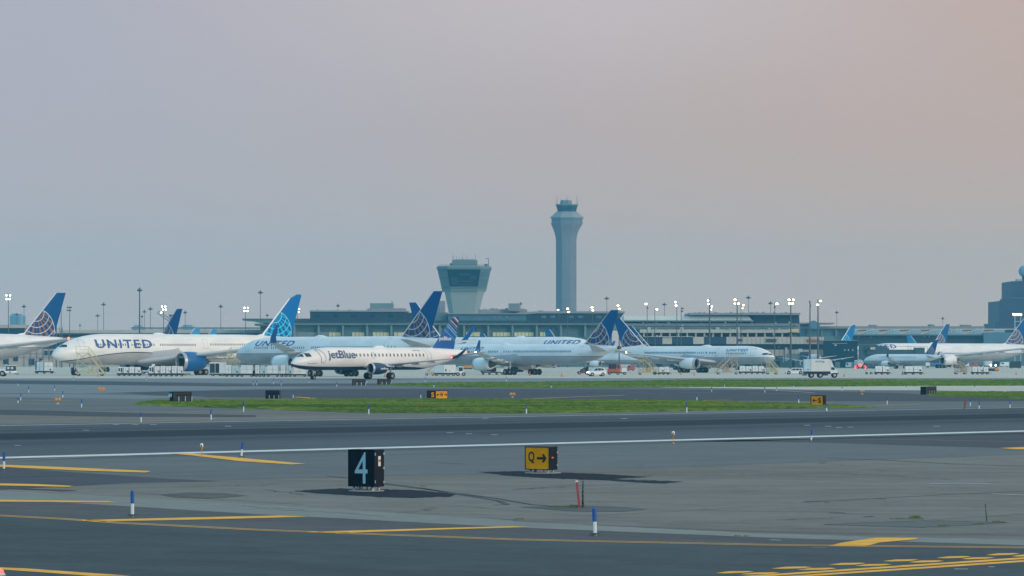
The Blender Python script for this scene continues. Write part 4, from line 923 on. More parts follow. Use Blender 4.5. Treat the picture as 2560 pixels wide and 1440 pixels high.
JBR.bx('handrail', m_br, 2215, 2318, 865.6, 866.3, 1, .2)
# second bridge behind the truck
JB2 = Bld('jet_bridge', 'teal jet bridge behind the jet seen from straight behind', 'jet bridge', 1990, 1262)
JB2.bx('tunnel', m_teal2, 1968, 2020, 884, 897, 0, 3.5); JB2.bx('cab', m_dark, 2003, 2022, 880, 896, -.8, 5); JB2.bx('support_leg', m_br, 1972, 1976, 872, 920, .5, 1); JB2.bx('support_leg', m_br, 2012, 2016, 897, 920, .5, 1); JB2.bx('equipment_box', m_lat, 1996, 2006, 872, 880, -.6, 2)
# --- left hall
Lh = Bld('beige_hall', 'long beige hall behind the two jets on the left', 'building', 350, 1480)
Lh.bx('roof_band', m_beige, 150, 655, 824.5, 833, 0, 40); Lh.bx('roof_line', m_dark2, 128, 655, 833.1, 837, -1, 40); Lh.bx('dark_storey', m_glz, 40, 655, 837.1, 872, 2, 38)
Lh.bx('lower_wall', m_beige2, -80, 655, 872.1, 919, 0, 38); Lh.bx('roof_band', m_beige2, -80, 62, 812, 820, 2, 40); Lh.bx('dark_storey', m_glz, -80, 62, 820.1, 872, 3, 36)
for a, b_, y0, y1 in ((33, 45, 886, 903), (72, 86, 897, 912), (111, 119, 877, 888), (125, 133, 877, 888), (98, 105, 896, 912), (8, 20, 896, 910)): Lh.bx('door', m_dark2, a, b_, y0, y1, -.3, .28)
for y in (884, 893): Lh.bx('wall_rail', m_grey, -80, 655, y, y + .8, -.25, .24)
for a in range(60, 140, 16): Lh.bx('wall_post', m_grey, a, a + .9, 872.2, 918, -.5, .24)
Sc = Bld('service_gantry', 'small blue steel gantry standing behind the leftmost blue fin', 'gantry', 138, 1440)
for x in (121, 130, 139, 148, 155): Sc.bx('post', m_pole, x, x + 1, 818, 921, 0, .4)
for y in (822, 829): Sc.bx('beam', m_pole, 120, 157, y, y + .9, -.1, .7)
Tr = Bld('elevated_track', 'thin elevated rail track on the horizon above the left jets', 'rail track', 500, 1750)
Tr.bx('deck', m_grey, 328, 690, 819.5, 822.6, 0, 8); Tr.bx('side_rail', m_dark2, 328, 690, 818.4, 819.4, 0, .4)
for x in range(335, 690, 22): Tr.bx('pillar', m_grey, x, x + 1.4, 822.6, 915, 2, 2)
# --- far skyline
for x0, x1, yt, lb in ((24, 50, 784, 'faint blue office tower on the horizon left of the leftmost fin'), (330, 352, 813, 'faint pale block on the horizon left of the tallest mast'), (452, 480, 812, 'faint pale block on the horizon right of the globe fin')):
    Q = Bld('distant_tower', lb, 'tower block', x0, 3450); Q.bx('wall', m_far, x0, x1, yt + 4, 905, 0, 40); Q.bx('roof', m_far, x0 + 5, x1 - 5, yt, yt + 4, 5, 30)
    for k in range(4): Q.bx('window_band', m_glz2, x0 + 2, x1 - 2, yt + 8 + k * 5, yt + 9.5 + k * 5, -.6, .5)
# --- stepped dark building at the right edge with a radome
Ho = Bld('stepped_building', 'dark blue stepped building with a round radome at the right edge', 'building', 2570, 1950)
Ho.bx('tower_block', m_hotel, 2529, 2680, 703, 745, 2, 40); Ho.bx('tower_block', m_hotel, 2526, 2680, 745, 752.5, 1, 42); Ho.bx('lower_block', m_hotel, 2497, 2680, 752.6, 808, 0, 44); Ho.bx('base_block', m_hotel, 2487, 2680, 808.1, 915, -3, 46)
Ho.bx('ledge', m_grey, 2525, 2680, 744.2, 745.2, .5, .6)
Ho.bx('roof_plant', m_lat, 2542, 2556, 698, 702.9, 4, 6); 
for x in (2539, 2547, 2555, 2563): Ho.bx('rail_post', m_lat, x, x + .7, 697, 703, 3, .3)
cx, cz = Ho.X(2567), Ho.Zz(677); r = 3.0 * 1.05
Ho.put(MB().lathe([(-r + .01, .1), (-r * .92, r * .39), (-r * .7, r * .71), (-r * .38, r * .92), (0, r), (r * .38, r * .92), (r * .7, r * .71), (r * .92, r * .39), (r, .05)], 'z', 20, (cx, 1960, cz)), 'radome', M('radome', (120, 160, 190), .5), smooth=True)
Ho.put(MB().lathe([(0, 1.4), (5, 1.0)], 'z', 12, (cx, 1960, Ho.Zz(703))), 'radome_stand', m_hotel)
# --- control tower
Ct = Bld('control_tower', 'tall slender concrete control tower with a flared top', 'control tower', 1415.5, 2170)
def octo(prof, px, D, rot=22.5, n=8, k=1.0):
    rings = []
    for (y, x0, x1) in prof:
        r = (x1 - x0) / 2 / F * D / math.cos(R(22.5)) * k; cx = ((x0 + x1) / 2 - 1280) / F * D; z = max(0, CAMH + (HY - y) / F * D)
        rings.append([(cx + r * math.cos(R(rot + i * 360 / n)), D + r * math.sin(R(rot + i * 360 / n)), z) for i in range(n)])
    return MB().loft(rings)
Ct.put(octo([(912, 1390, 1441), (640, 1390, 1441), (600, 1390, 1441), (590, 1388.5, 1442.5), (580, 1386, 1445), (570, 1382, 1450), (560, 1378, 1456), (557, 1378, 1457)], 0, 2170), 'shaft', m_conc)
Ct.put(octo([(556.9, 1379, 1456), (546, 1379, 1456)], 0, 2170), 'band_storey', m_conc)
for i in range(8):
    a = R(i * 45 - 90 + 0); rr = 38.6 / F * 2170
    for q in (-1, 0, 1):
        c = Vector((rr * math.cos(a), rr * math.sin(a), 0)); t = Vector((-math.sin(a), math.cos(a), 0)); c = c + t * q * 2.3 + Vector(((1417.5 - 1280) / F * 2170, 2170, 0))
        z0, z1 = Ct.Zz(554.5), Ct.Zz(548.5)
        Ct.put(MB().add([c - t * .95 + Vector((0, 0, z0)), c + t * .95 + Vector((0, 0, z0)), c + t * .95 + Vector((0, 0, z1)), c - t * .95 + Vector((0, 0, z1))], [(0, 1, 2, 3)]), 'window', m_glz2)
Ct.put(octo([(545.9, 1376, 1459), (544, 1375.5, 1459), (530.5, 1390, 1443)], 0, 2170), 'flared_roof', m_cap)
Ct.put(octo([(530.4, 1392, 1442), (528.5, 1392, 1442)], 0, 2170), 'cab_ledge', m_conc)
Ct.put(octo([(528.4, 1395, 1440), (520, 1392, 1442.5), (514, 1390.5, 1444)], 0, 2170), 'cab_glazing', m_dark)
Ct.put(octo([(513.9, 1389.5, 1445), (511, 1389, 1445.5)], 0, 2170), 'cab_roof', m_grey)
Ct.put(octo([(510.9, 1400, 1430), (503, 1401, 1429), (500.5, 1403, 1427)], 0, 2170), 'roof_room', m_grey)
for x, y in ((1390, 490), (1394, 491), (1403, 489), (1416, 490), (1419, 489), (1428, 499), (1441, 489), (1444, 490)):
    b = MB().tube(at(x, 511, 2166), at(x, y, 2166), .09, .05, 6); Ct.put(b, 'antenna', m_pole)
# --- old tower
Ot = Bld('old_control_tower', 'squat old control tower with a wide tapering cab and rooftop antennas', 'control tower', 1160, 1600)
def sq(prof, c=.60, D=1600, dy=0):
    rings = []
    for (y, x0, x1) in prof:
        w = (x1 - x0) / 2 / F * D; cx = ((x0 + x1) / 2 - 1280) / F * D; z = max(0, CAMH + (HY - y) / F * D); k = w * c
        rings.append([(cx + a, D + b, z) for a, b in ((w, k), (k, w), (-k, w), (-w, k), (-w, -k), (-k, -w), (k, -w), (w, -k))])
    return MB().loft(rings)
Ot.put(sq([(915, 1130, 1190), (806, 1125, 1194), (775, 1121, 1199), (750, 1116, 1205), (735, 1113, 1209), (729, 1111, 1211)], .7), 'shaft', m_conc_old)
Ot.put(sq([(728.9, 1106, 1214), (723, 1105, 1216)]), 'cab_floor', m_teal)
Ot.put(sq([(722.9, 1105, 1216), (674, 1094, 1227)]), 'cab_wall', m_teal2)
Ot.put(sq([(673.9, 1093, 1228.5), (669, 1092, 1229), (665.5, 1097, 1224)]), 'cab_roof', m_teal)
def facepanel(x0t, x1t, x0b, x1b, yt, yb, name, m, off=.15):
    """panel on the sloping front face of the old cab"""
    def P(x, y):
        t = (y - 674) / (722.9 - 674); w = ((1227 - 1094) + ((1216 - 1105) - (1227 - 1094)) * t) / 2 / F * 1600
        return ((x - 1280) / F * 1600, 1600 - w - off, CAMH + (HY - y) / F * 1600)
    q = [P(x0b, yb), P(x1b, yb), P(x1t, yt), P(x0t, yt)]; 
    return Ot.put(MB().add(q + [(a, b + .12, c) for a, b, c in q], [(0, 1, 2, 3), (7, 6, 5, 4), (0, 4, 5, 1), (1, 5, 6, 2), (2, 6, 7, 3), (3, 7, 4, 0)]), name, m)
facepanel(1119, 1202, 1126, 1195, 675.5, 717, 'cab_window', m_glz)
for xa, xb, ya_, yb_ in ((1138, 1184, 703, 706), (1150, 1176, 684, 690), (1128, 1144, 695, 712), (1176, 1192, 690, 700), (1132, 1190, 712, 714)): facepanel(xa, xb, xa + (1160 - xa) * .05, xb + (1160 - xb) * .05, ya_, yb_, 'painted_reflection', m_dark, .2)  # reflections in the cab glass, painted as thin dark panels
for k in range(22): Ot.bx('rail_post', m_pole, 1098 + k * 5.8, 1098.4 + k * 5.8, 661.5, 665.5, -9, .1)
Ot.bx('roof_rail', m_pole, 1098, 1222, 661.2, 661.7, -9, .1)
facepanel(1120, 1201, 1127, 1194, 718, 721.5, 'cab_window_sill', m_teal2, .2)
def sidepanel(sd, f0, f1, t0, t1, m, name, off=.18):
    def P(f, t):
        y = 674 + (722.9 - 674) * t; x0 = 1094 + 11 * t; x1 = 1227 - 11 * t; w = (x1 - x0) / 2 / F * 1600; k = w * .6; cx = ((x0 + x1) / 2 - 1280) / F * 1600
        a = Vector((cx + sd * k, 1600 - w)); b = Vector((cx + sd * w, 1600 - k)); p = a + (b - a) * f; n = Vector((sd, -1)).normalized() * off
        return (p.x + n.x, p.y + n.y, CAMH + (HY - y) / F * 1600)
    q = [P(f0, t1), P(f1, t1), P(f1, t0), P(f0, t0)]; return Ot.put(MB().add(q, [(0, 1, 2, 3)]), name, m)
for sd in (-1, 1):
    for i in range(6):
        for t0, t1 in ((.12, .42), (.50, .86)):
            sidepanel(sd, .06 + i * .15, .155 + i * .15, t0, t1, m_frieze if sd < 0 else m_glz2, 'louvre')
Ot.bx('roof_room', m_teal, 1130, 1193, 650, 665.6, -6, 10); Ot.bx('roof_room_top', m_grey, 1136, 1188, 648.5, 650, -5, 8); Ot.bx('roof_cabinet', m_dark, 1125, 1130, 658, 665.4, -6, 3)
for x, y in ((1132, 634), (1134, 640), (1141, 639), (1148, 641), (1155.5, 636), (1157, 643), (1165, 636), (1172, 643), (1180, 642), (1189, 634)):
    Ot.put(MB().tube(at(x, 649, 1597), at(x, y, 1597), .09, .05, 6), 'antenna', m_pole)
Ot.bx('roof_hoist', m_pole, 1220.5, 1222, 646, 666, -4, .4); Ot.bx('roof_hoist', m_pole, 1213, 1222, 646, 647.2, -4, .4); Ot.bx('roof_hoist', m_pole, 1211, 1219, 660, 666, -4, 2)
# --- light masts
mast_lb = {}
def mast(px, top, D, kind, label, heads=(), r=.13):
    """kind 'disc': unlit high mast with a ring of lamps; 'flood': floodlights on a pole. heads = (dx, y, half width, half height, lit)"""
    q = Bld('light_mast', label, 'light mast', px, D, 'light masts around the apron')
    X0 = q.o[0]; zt = CAMH + (HY - top) / F * D
    q.put(MB().tube((X0, D, 0), (X0, D, zt), r * 1.5, r * .7, 8), 'pole', m_pole)
    k = D / F
    if kind == 'disc':
        w = heads * k if heads else 6 * k
        q.put(MB().lathe([(-.5, .2), (-.35, w * .6), (-.1, w), (.12, w), (.3, w * .35), (.9, .12)], 'z', 12, (X0, D, zt - 1.3 * k)), 'lamp_ring', m_pole)
    else:
        ys = sorted(set(h[1] for h in heads))
        for y in ys:
            z = CAMH + (HY - y) / F * D; xs = [h[0] * k for h in heads if h[1] == y] + [0]
            q.put(MB().box(X0 + min(xs) - .05, X0 + max(xs) + .05, D - .12, D + .12, z - .1, z + .1), 'crossarm', m_pole)
        for dx, y, hw, hh, lit in heads:
            x = X0 + dx * k; z = CAMH + (HY - y) / F * D; hw *= k * .86; hh *= k * .86
            h = q.put(MB().box(x - hw, x + hw, D - .5, D + .6, z - hh, z + hh, min(hw, hh) * .5), 'floodlight', m_pole)
            if lit:
                b = MB(); b.lathe([(-.05, .05), (-.04, 1), (0, 1), (.01, .05)], 'y', 14, (0, 0, 0)); b.v = [(x + a * hw * .92, D - .56 + c, z + e * hh * .92) for a, c, e in b.v]
                q.put(b, 'lamp', m_lamp2 if lit == 2 else m_lamp, h).location = (0, 0, 0)
quad4 = lambda y0, y1, w=4.6: [(-w, y0, 3.0, 2.6, 1), (w, y0, 3.0, 2.6, 1), (-w * .8, y1, 3.0, 2.6, 1), (w * .7, y1, 3.0, 2.6, 1)]
mast(21, 734, 1250, 'f', 'lit floodlight mast with four lamps left of the leftmost fin', quad4(738.5, 748))
mast(153, 741, 1300, 'f', 'lit floodlight mast just right of the leftmost fin, one lamp', [(4, 744.5, 3, 2.6, 1), (-1, 754, 2, 3, 0)])
mast(141, 747, 1350, 'f', 'lit floodlight mast touching the leftmost fin, two lamps one above another', [(4, 749.5, 2.6, 2.4, 1), (3, 758, 2.6, 2.4, 1)])
mast(174, 766, 1350, 'f', 'unlit mast with four dark floodlights right of the leftmost fin', [(-4.5, 768.5, 2.6, 2.2, 0), (3, 768.5, 2.6, 2.2, 0), (-4.5, 776, 2.6, 2.2, 0), (1.5, 776, 2.6, 2.2, 0)])
mast(409, 763, 1250, 'f', 'lit floodlight mast with five lamps left of the hidden globe fin', [(-3.5, 766.5, 2.8, 2.5, 1), (4.5, 766.5, 2.8, 2.5, 1), (-.5, 774, 2.8, 2.5, 1), (6, 774, 2.8, 2.5, 1), (-5.5, 781.5, 2.8, 2.5, 1)])
mast(614, 767, 1250, 'f', 'lit floodlight mast with four lamps over the long roof canopy', [(-2.5, 769.5, 3.2, 2.4, 1), (6, 769.5, 2.4, 2.2, 1), (-2, 777.5, 3.0, 2.4, 1), (5, 777.5, 2.8, 2.4, 1)])
mast(743, 771, 1280, 'f', 'lit floodlight mast with four lamps right of the tall cyan globe fin', [(-1, 773, 2.8, 2.2, 1), (5.5, 772.5, 2.2, 2.0, 1), (-2.5, 780.5, 2.8, 2.2, 1), (4.5, 780, 2.4, 2.2, 1)])
mast(1397, 772, 1380, 'f', 'low warm floodlight at the left foot of the tall control tower', [(-2, 775, 3.6, 2.4, 2)])
mast(1419, 768, 1380, 'f', 'two warm floodlights in front of the tall control tower', [(0, 771.8, 4.2, 2.6, 2), (2.5, 780, 4.2, 2.6, 2)])
mast(1481, 766, 1380, 'f', 'two warm floodlights between the tall tower and the centre fin', [(-1, 768.5, 3.8, 2.6, 2), (1, 776, 3.8, 2.6, 2)])
mast(1548, 760, 1000, 'f', 'two warm floodlights beside the tip of the centre blue fin', [(-3, 764, 4.2, 2.6, 2), (0, 772, 4.0, 2.6, 2)])
mast(1618, 757, 1250, 'f', 'floodlight mast with one lit lamp above a dark one', [(-3, 760, 4.4, 3.0, 1), (1, 769.5, 2.6, 2.2, 0)])
mast(1637, 771, 1290, 'f', 'short floodlight mast with a single lit lamp facing right', [(5, 773.3, 3.6, 2.6, 1)])
mast(1692, 752, 1200, 'f', 'floodlight mast with two lamps left of the flat roof slab', [(-3.5, 755.3, 3.2, 3.0, 1), (-2, 764, 3.6, 2.8, 1)])
mast(1703, 768, 1260, 'f', 'unlit floodlight mast left of the flat roof slab', [(3.5, 771, 3.2, 2.0, 0), (2.5, 778, 3.2, 2.0, 0)])
mast(1774, 747, 1180, 'f', 'tall floodlight mast before the slab roof with four lamps stepping down', [(-4, 751.3, 3.0, 3.0, 1), (-3.5, 760, 3.4, 2.8, 1), (5.5, 766, 2.8, 2.6, 1), (4, 774, 2.0, 2.0, 1)], .26)
mast(1843, 746, 1200, 'f', 'floodlight mast with three warm lamps before the slab roof', [(-5, 749.5, 5.4, 3.0, 2), (-6.5, 759, 3.0, 2.6, 2), (2.5, 759, 4.0, 2.8, 2)], .23)
mast(1852.5, 761, 1260, 'f', 'floodlight mast with two lamps close behind a brighter mast', [(5.5, 763, 3.6, 2.6, 2), (3.5, 770.5, 2.6, 2.4, 2)])
mast(1937, 756, 1260, 'f', 'floodlight mast with one lit lamp over the dark upper storey', [(5, 759.5, 4.8, 3.0, 2), (0, 768, 2.2, 3, 0)])
mast(1977, 746, 1190, 'f', 'bright floodlight mast with four warm lamps over the roof end', [(-4.5, 749.5, 4.4, 3.0, 2), (6, 749.5, 4.0, 2.8, 2), (-3.5, 759, 4.2, 3.0, 2), (4, 759, 4.2, 3.0, 2)], .23)
mast(2025, 752, 1190, 'f', 'unlit slim floodlight mast right of the roof end', [(-1, 755, 1.6, 3, 0), (.8, 764, 1.8, 3, 0)], .23)
mast(2045, 749, 1180, 'f', 'floodlight mast with two warm lamps, rightmost of the lit group', [(5.5, 752.5, 4.6, 2.8, 2), (-1.5, 762, 4.6, 2.8, 2)], .25)
for px, top, D, hw, lb in ((349, 724, 1150, 7, 'tallest unlit mast, above the name on the long jet'), (651, 730, 1400, 7, 'tall unlit mast left of the cyan globe fin'), (259, 760, 1500, 6, 'unlit mast above the nose of the long jet'),
                       (552, 765, 1500, 6, 'unlit mast midway over the long jet'), (376, 771, 1600, 6, 'slim unlit mast right of the tallest one'), (361, 778, 1700, 4.5, 'thin unlit mast close right of the tallest one'), (355, 790, 1800, 3.5, 'shortest thin mast close beside the tallest one'),
                       (60, 765, 1500, 5.5, 'unlit mast between the left edge and the leftmost fin'), (42, 785, 1800, 5, 'faint mast in front of the faint blue tower'), (244, 788, 1800, 6, 'short unlit mast just left of a taller one'), (200, 812, 2000, 3, 'tiny mast on the horizon left of centre in the gap between fins'),
                       (845, 763, 1560, 5, 'unlit mast over the dark upper storey left of the fins'), (463, 780, 1600, 4.5, 'unlit mast right of the hidden globe fin'), (1517, 745, 1600, 6.5, 'unlit mast left of the centre fin tip'),
                       (1661, 760, 1600, 6, 'unlit mast over the pale sloping roof'), (1871, 743, 1550, 7, 'tall unlit mast over the slab roof'), (1926, 757, 1550, 6, 'unlit mast over the right part of the slab roof'),
                       (2092, 780, 1700, 5, 'unlit mast above the distant cyan fin, to its left'), (2357, 795, 1750, 4, 'small mast above the glazed concourse'), (1302, 758, 1600, 4, 'faint mast by the rooftop room near the tall tower'), (668, 787, 1700, 4, 'small mast behind the roof canopy')):
    mast(px, top, D, 'disc', lb, hw, .12 if D > 1300 else .22)
mast(428, 785, 1300, 'f', 'unlit mast with dark floodlights just left of the hidden globe fin', [(-3, 789, 2.6, 3.2, 0), (4.5, 789, 2.6, 3.2, 0), (-2, 796, 2.2, 2.2, 0)])
Cr = Bld('lattice_crane', 'thin lattice crane boom leaning left of the hidden globe fin', 'crane', 420, 1320)
b = MB(); p0, p1 = Vector(at(392, 782, 1320)), Vector(at(426, 806, 1320)); q0, q1 = Vector(at(393, 781, 1320)) + Vector((.5, 0, .6)), Vector(at(427, 804, 1320)) + Vector((.4, 0, .7))
b.tube(p0, p1, .10, .12, 5); b.tube(q0, q1, .08, .1, 5)
for i in range(14): f = i / 14; b.tube(p0.lerp(p1, f), q0.lerp(q1, f + .07), .06, .06, 4)
Cr.put(b, 'boom', m_pole); Cr.put(MB().tube((p1.x, 1320, 0), (p1.x, 1320, p1.z + 1), .3, .25, 6), 'mast', m_pole)
# joints on the tall tower
for yy in range(620, 900, 26): Ct.put(octo([(yy, 1389.6, 1441.4), (yy + .7, 1389.6, 1441.4)], 0, 2170), 'pour_joint', M('joint', (96, 118, 132)))
# lattice floodlight gantry at right
Gy = Bld('floodlight_gantry', 'white two legged floodlight gantry with a lit row of lamps by the stepped building', 'floodlight gantry', 2545, 1560)
for x in (2537.5, 2552): Gy.bx('leg', m_lat, x - 1, x + 1, 792, 917, 0, .5)
for y in (803, 818, 840): Gy.bx('rung', m_lat, 2536, 2553.5, y, y + 1.4, -.05, .4)
Gy.bx('lamp_rack', m_pole, 2531, 2555, 784, 792, .2, .5)
for i in range(6): Gy.bx('lamp', m_lamp2, 2531.5 + i * 4, 2534.8 + i * 4, 783.5 + (i % 2), 788 + (i % 2), -.3, .3)
# ============================================================ GROUND VEHICLES
v_white = mat('vehicle white', (.72, .74, .75), .45, var=.06, scale=.8); v_blue = mat('pale blue panel', (.45, .60, .68), .5, var=.06)
v_dark = mat('chassis dark', (.015, .028, .045), .7, var=.2, scale=2); v_glass = mat('vehicle glass', (.03, .06, .09), .15, var=.1)
v_yel = mat('stair yellow', (.50, .47, .30), .6, var=.10); v_red = mat('tug red', (.42, .09, .06), .5, var=.1); v_tan = mat('stair tan', (.42, .36, .30), .7, var=.12)
v_maroon = mat('maroon', (.16, .05, .09), .5, var=.1); v_hub = mat('vehicle hub', (.35, .36, .38), .5, var=.1); v_line = mat('panel gap', (.22, .26, .30), .6, var=.1)
v_orange = mat('orange', (.65, .22, .03), .6, var=.1); m_tail = mat('tail lamp', (1, .03, .03), .3, var=0, emit=5, emitc=(1, .05, .04)); m_head = mat('head lamp', (1, 1, .95), .3, var=0, emit=9, emitc=(1, .97, .88)); m_amb = mat('amber lamp', (1, .5, .05), .3, var=0, emit=6, emitc=(1, .5, .08))
class Veh:
    """vehicle seen side on; local x to the right, y away from the viewer, z up. Sizes in m from its pixel box"""
    def __init__(s, name, label, cat, px0, px1, py0, py1, group=None, rz=0, mirror=False):
        s.D = F * CAMH / (py1 - HY); s.s = F / s.D; s.L = (px1 - px0) / s.s; s.H = (py1 - py0) / s.s; s.mir = mirror
        s.root = thing(name, (((px0 + px1) / 2 - 1280) / F * s.D, s.D, 0), label, cat, group, rz=R(rz))
    def mk(s, b, name, m, parent=None, smooth=False):
        if s.mir: b.v = [(-x, y, z) for x, y, z in b.v]
        return b.build(name, m, parent or s.root, smooth)
    def bx(s, name, m, x0, x1, y0, y1, z0, z1, bev=0, parent=None, sh=(0, 0, 1, 1)): return s.mk(MB().box(x0, x1, y0, y1, z0, z1, bev, sh), name, m, parent)
    def wheel(s, x, y, r, w=.18):
        o = s.mk(MB().lathe([(-w / 2, r * .5), (-w / 2, r * .9), (-w * .35, r), (w * .35, r), (w / 2, r * .9), (w / 2, r * .5)], 'y', 16, (x, y, r)), 'wheel', M_black)
        s.mk(MB().lathe([(-w * .54, r * .1), (-w * .55, r * .5), (w * .55, r * .5), (w * .54, r * .1)], 'y', 10, (x, y, r)), 'hub', v_hub, o)
    def four(s, xs, w, r, t=.18):
        for x in xs:
            for y in (-w / 2 + .1, w / 2 - .1): s.wheel(x, y, r, t)
def cart(label, px0, px1, py0, py1, n=2, first=None, panels=True, group='baggage and container carts on the apron', cat='baggage cart', name='baggage_cart', mats=None, rz=0):
    """low dark chassis on small wheels with n white boxes; first='tug' makes box 0 a cabin"""
    v = Veh(name, label, cat, px0, px1, py0, py1, group, rz); L, H = v.L, v.H; W = 1.5
    r = min(.24, H * .13); v.bx('chassis', v_dark, -L / 2, L / 2, -W / 2, W / 2, r * 1.1, r * 2.4)
    v.four([-L / 2 + .35 + i * (L - .7) / max(1, n) for i in range(n + 1)], W, r, .14)
    v.mk(MB().tube((L / 2, 0, r * 1.6), (L / 2 + .5, 0, r * .6), .04), 'tow_bar', v_dark)
    g_ = .09; w = (L - .2) / n
    for i in range(n):
        x0 = -L / 2 + .1 + i * w + g_; x1 = x0 + w - 2 * g_; top = H * (1.0 if i % 2 == 0 else .97)
        m = (mats or [v_white])[i % len(mats or [1])]
        if first == 'tug' and i == 0:
            o = v.bx('cabin', v_white, x0, x1, -W / 2 + .05, W / 2 - .05, r * 2.4, top * .98, .06)
            v.bx('window', v_glass, x0 + w * .12, x0 + w * .40, -W / 2 + .02, -W / 2 + .06, H * .5, H * .85, parent=o); v.bx('window', v_glass, x0 + w * .52, x0 + w * .8, -W / 2 + .02, -W / 2 + .06, H * .42, H * .88, parent=o)
            continue
        o = v.bx('box', m, x0, x1, -W / 2 + .05, W / 2 - .05, r * 2.4, top, .05)
        if panels:
            v.bx('panel_gap', v_line, (x0 + x1) / 2 - .02, (x0 + x1) / 2 + .02, -W / 2 + .02, -W / 2 + .06, r * 3, top * .93, parent=o)
            v.bx('panel_gap', v_line, x0 + .08, x1 - .08, -W / 2 + .022, -W / 2 + .058, top * .62, top * .62 + .035, parent=o)
            if i % 2: v.bx('vent', v_dark, x0 + w * .62, x0 + w * .82, -W / 2 + .01, -W / 2 + .06, r * 3.2, r * 3.2 + .32, parent=o)
    return v
def stairs(label, px0, px1, py0, py1, m, up=1, plat=.35, group='mobile boarding stairs'):
    """boarding stairs: platform at one end (up=-1 left), flight to the other, lattice legs"""
    v = Veh('boarding_stairs', label, 'boarding stairs', px0, px1, py0, py1, group, mirror=up > 0); L, H = v.L, v.H; W = 1.5; ph = H * .78
    xp0, xp1 = -L / 2, -L / 2 + L * plat; xe = L / 2
    v.bx('base_frame', m, xp0 + .1, xe - .3, -W / 2, W / 2, .38, .52); v.four([xp0 + .5, xe - .7], W, .3)
    v.bx('platform', m, xp0, xp1, -W / 2, W / 2, ph - .1, ph)
    b = MB()
    for y in (-W / 2, W / 2):
        b.add([(xp1, y - .04, ph - .22), (xp1, y - .04, ph), (xe, y - .04, .45), (xe - .25, y - .04, .3), (xp1, y + .04, ph - .22), (xp1, y + .04, ph), (xe, y + .04, .45), (xe - .25, y + .04, .3)], [(0, 1, 2, 3), (7, 6, 5, 4), (0, 4, 5, 1), (1, 5, 6, 2), (2, 6, 7, 3), (3, 7, 4, 0)])
    v.mk(b, 'stringer', m); n = 14; b = MB()
    for i in range(n):
        f = (i + .5) / n; b.box(xp1 + (xe - xp1) * f - .12, xp1 + (xe - xp1) * f + .12, -W / 2 + .05, W / 2 - .05, ph + (.4 - ph) * f - .03, ph + (.4 - ph) * f)
    o = v.mk(b, 'steps', m); o['label'] = 'metal steps of the flight'
    b = MB()
    for y in (-W / 2, W / 2):
        b.tube((xp0, y, H), (xp1, y, H), .03); b.tube((xp1, y, H), (xe, y, 1.35), .03); b.tube((xp0, y, (H + ph) / 2), (xp1, y, (H + ph) / 2), .022)
        for i in range(7):
            f = i / 6; b.tube((xp1 + (xe - xp1) * f, y, ph + (.45 - ph) * f), (xp1 + (xe - xp1) * f, y, H + (1.35 - H) * f), .022)
        b.tube((xp0, y, ph), (xp0, y, H), .03); b.tube((xp1, y, ph), (xp1, y, H), .03)
    v.mk(b, 'handrail', m); b = MB()
    for y in (-W / 2, W / 2):
        x1 = xp0 + .25; x2 = xp1 - .05; b.tube((x1, y, .4), (x1, y, ph), .03); b.tube((x2, y, .4), (x2, y, ph), .03)
        for k in range(3): z0 = .5 + (ph - .6) * k / 3; z1 = .5 + (ph - .6) * (k + 1) / 3; b.tube((x1, y, z0), (x2, y, z1), .03); b.tube((x2, y, z0), (x1, y, z1), .03)
        b.tube((x2, y, ph * .8), (x2 + (xe - x2) * .35, y, .5), .035); b.tube((x2, y, .5), (x2 + (xe - x2) * .5, y, ph * .52), .035); b.tube((x2 + (xe - x2) * .5, y, ph * .52), (x2 + (xe - x2) * .5, y, .4), .035)
    v.mk(b, 'lattice_frame', m)
    v.bx('hydraulic_box', m, xp1 + .3, xp1 + 1.5, -W / 2 + .1, W / 2 - .1, .5, 1.35); return v
# -- left group
v = Veh('pushback_tug', 'white tow tractor with an open cab at the left edge of the apron', 'tow tractor', -16, 41, 913, 941)
L, H = v.L, v.H
v.bx('body', v_white, -L / 2, L / 2, -1.1, 1.1, .55, 1.05, .12); v.bx('bonnet', v_white, -L / 2, .2, -1.0, 1.0, 1.0, 1.35, .08)
v.bx('cab', v_dark, .35, L / 2 - .2, -1.0, 1.0, 1.05, H - .12, .05); v.bx('cab_roof', v_white, .25, L / 2 - .15, -1.1, 1.1, H - .12, H)
for a in (.55, 1.25): v.bx('cab_window', v_blue, a, a + .45, -1.03, -1.0, 1.35, H - .3)
v.wheel(-.35, -1.05, .55, .35); v.wheel(-.35, 1.05, .55, .35); v.wheel(-L / 2 + .2, -1.05, .5, .3)
v.mk(MB().tube((L / 2 - .3, -.3, .5), (L / 2 + .5, -.3, .45), .07), 'tow_bar', v_dark); v.bx('round_badge', M_line, .9, 1.25, -1.13, -1.1, .62, .92)
v = cart('dark dolly loaded with white boxes and bags in front of the leftmost jets', 88, 133, 905, 934, 2, mats=[v_blue, v_white]); L, H = v.L, v.H
v.bx('bag_pile', v_tan, -L * .2, L * .4, -.5, .5, H, H * 1.12, .08); v.bx('frame_post', v_dark, -L * .47, -L * .40, -.7, .7, H * .3, H * 1.08)
stairs('pale yellow boarding stairs at the front door of the long jet', 190, 264, 866, 939.8, v_yel, -1, .42)
cart('white tug and two box carts under the name of the long jet', 293, 353, 917, 940, 4, 'tug')
v = Veh('cabin_lift', 'tall white framed cabin on wheels beside the blue engine', 'lift cabin', 354, 390, 902, 935); L, H = v.L, v.H
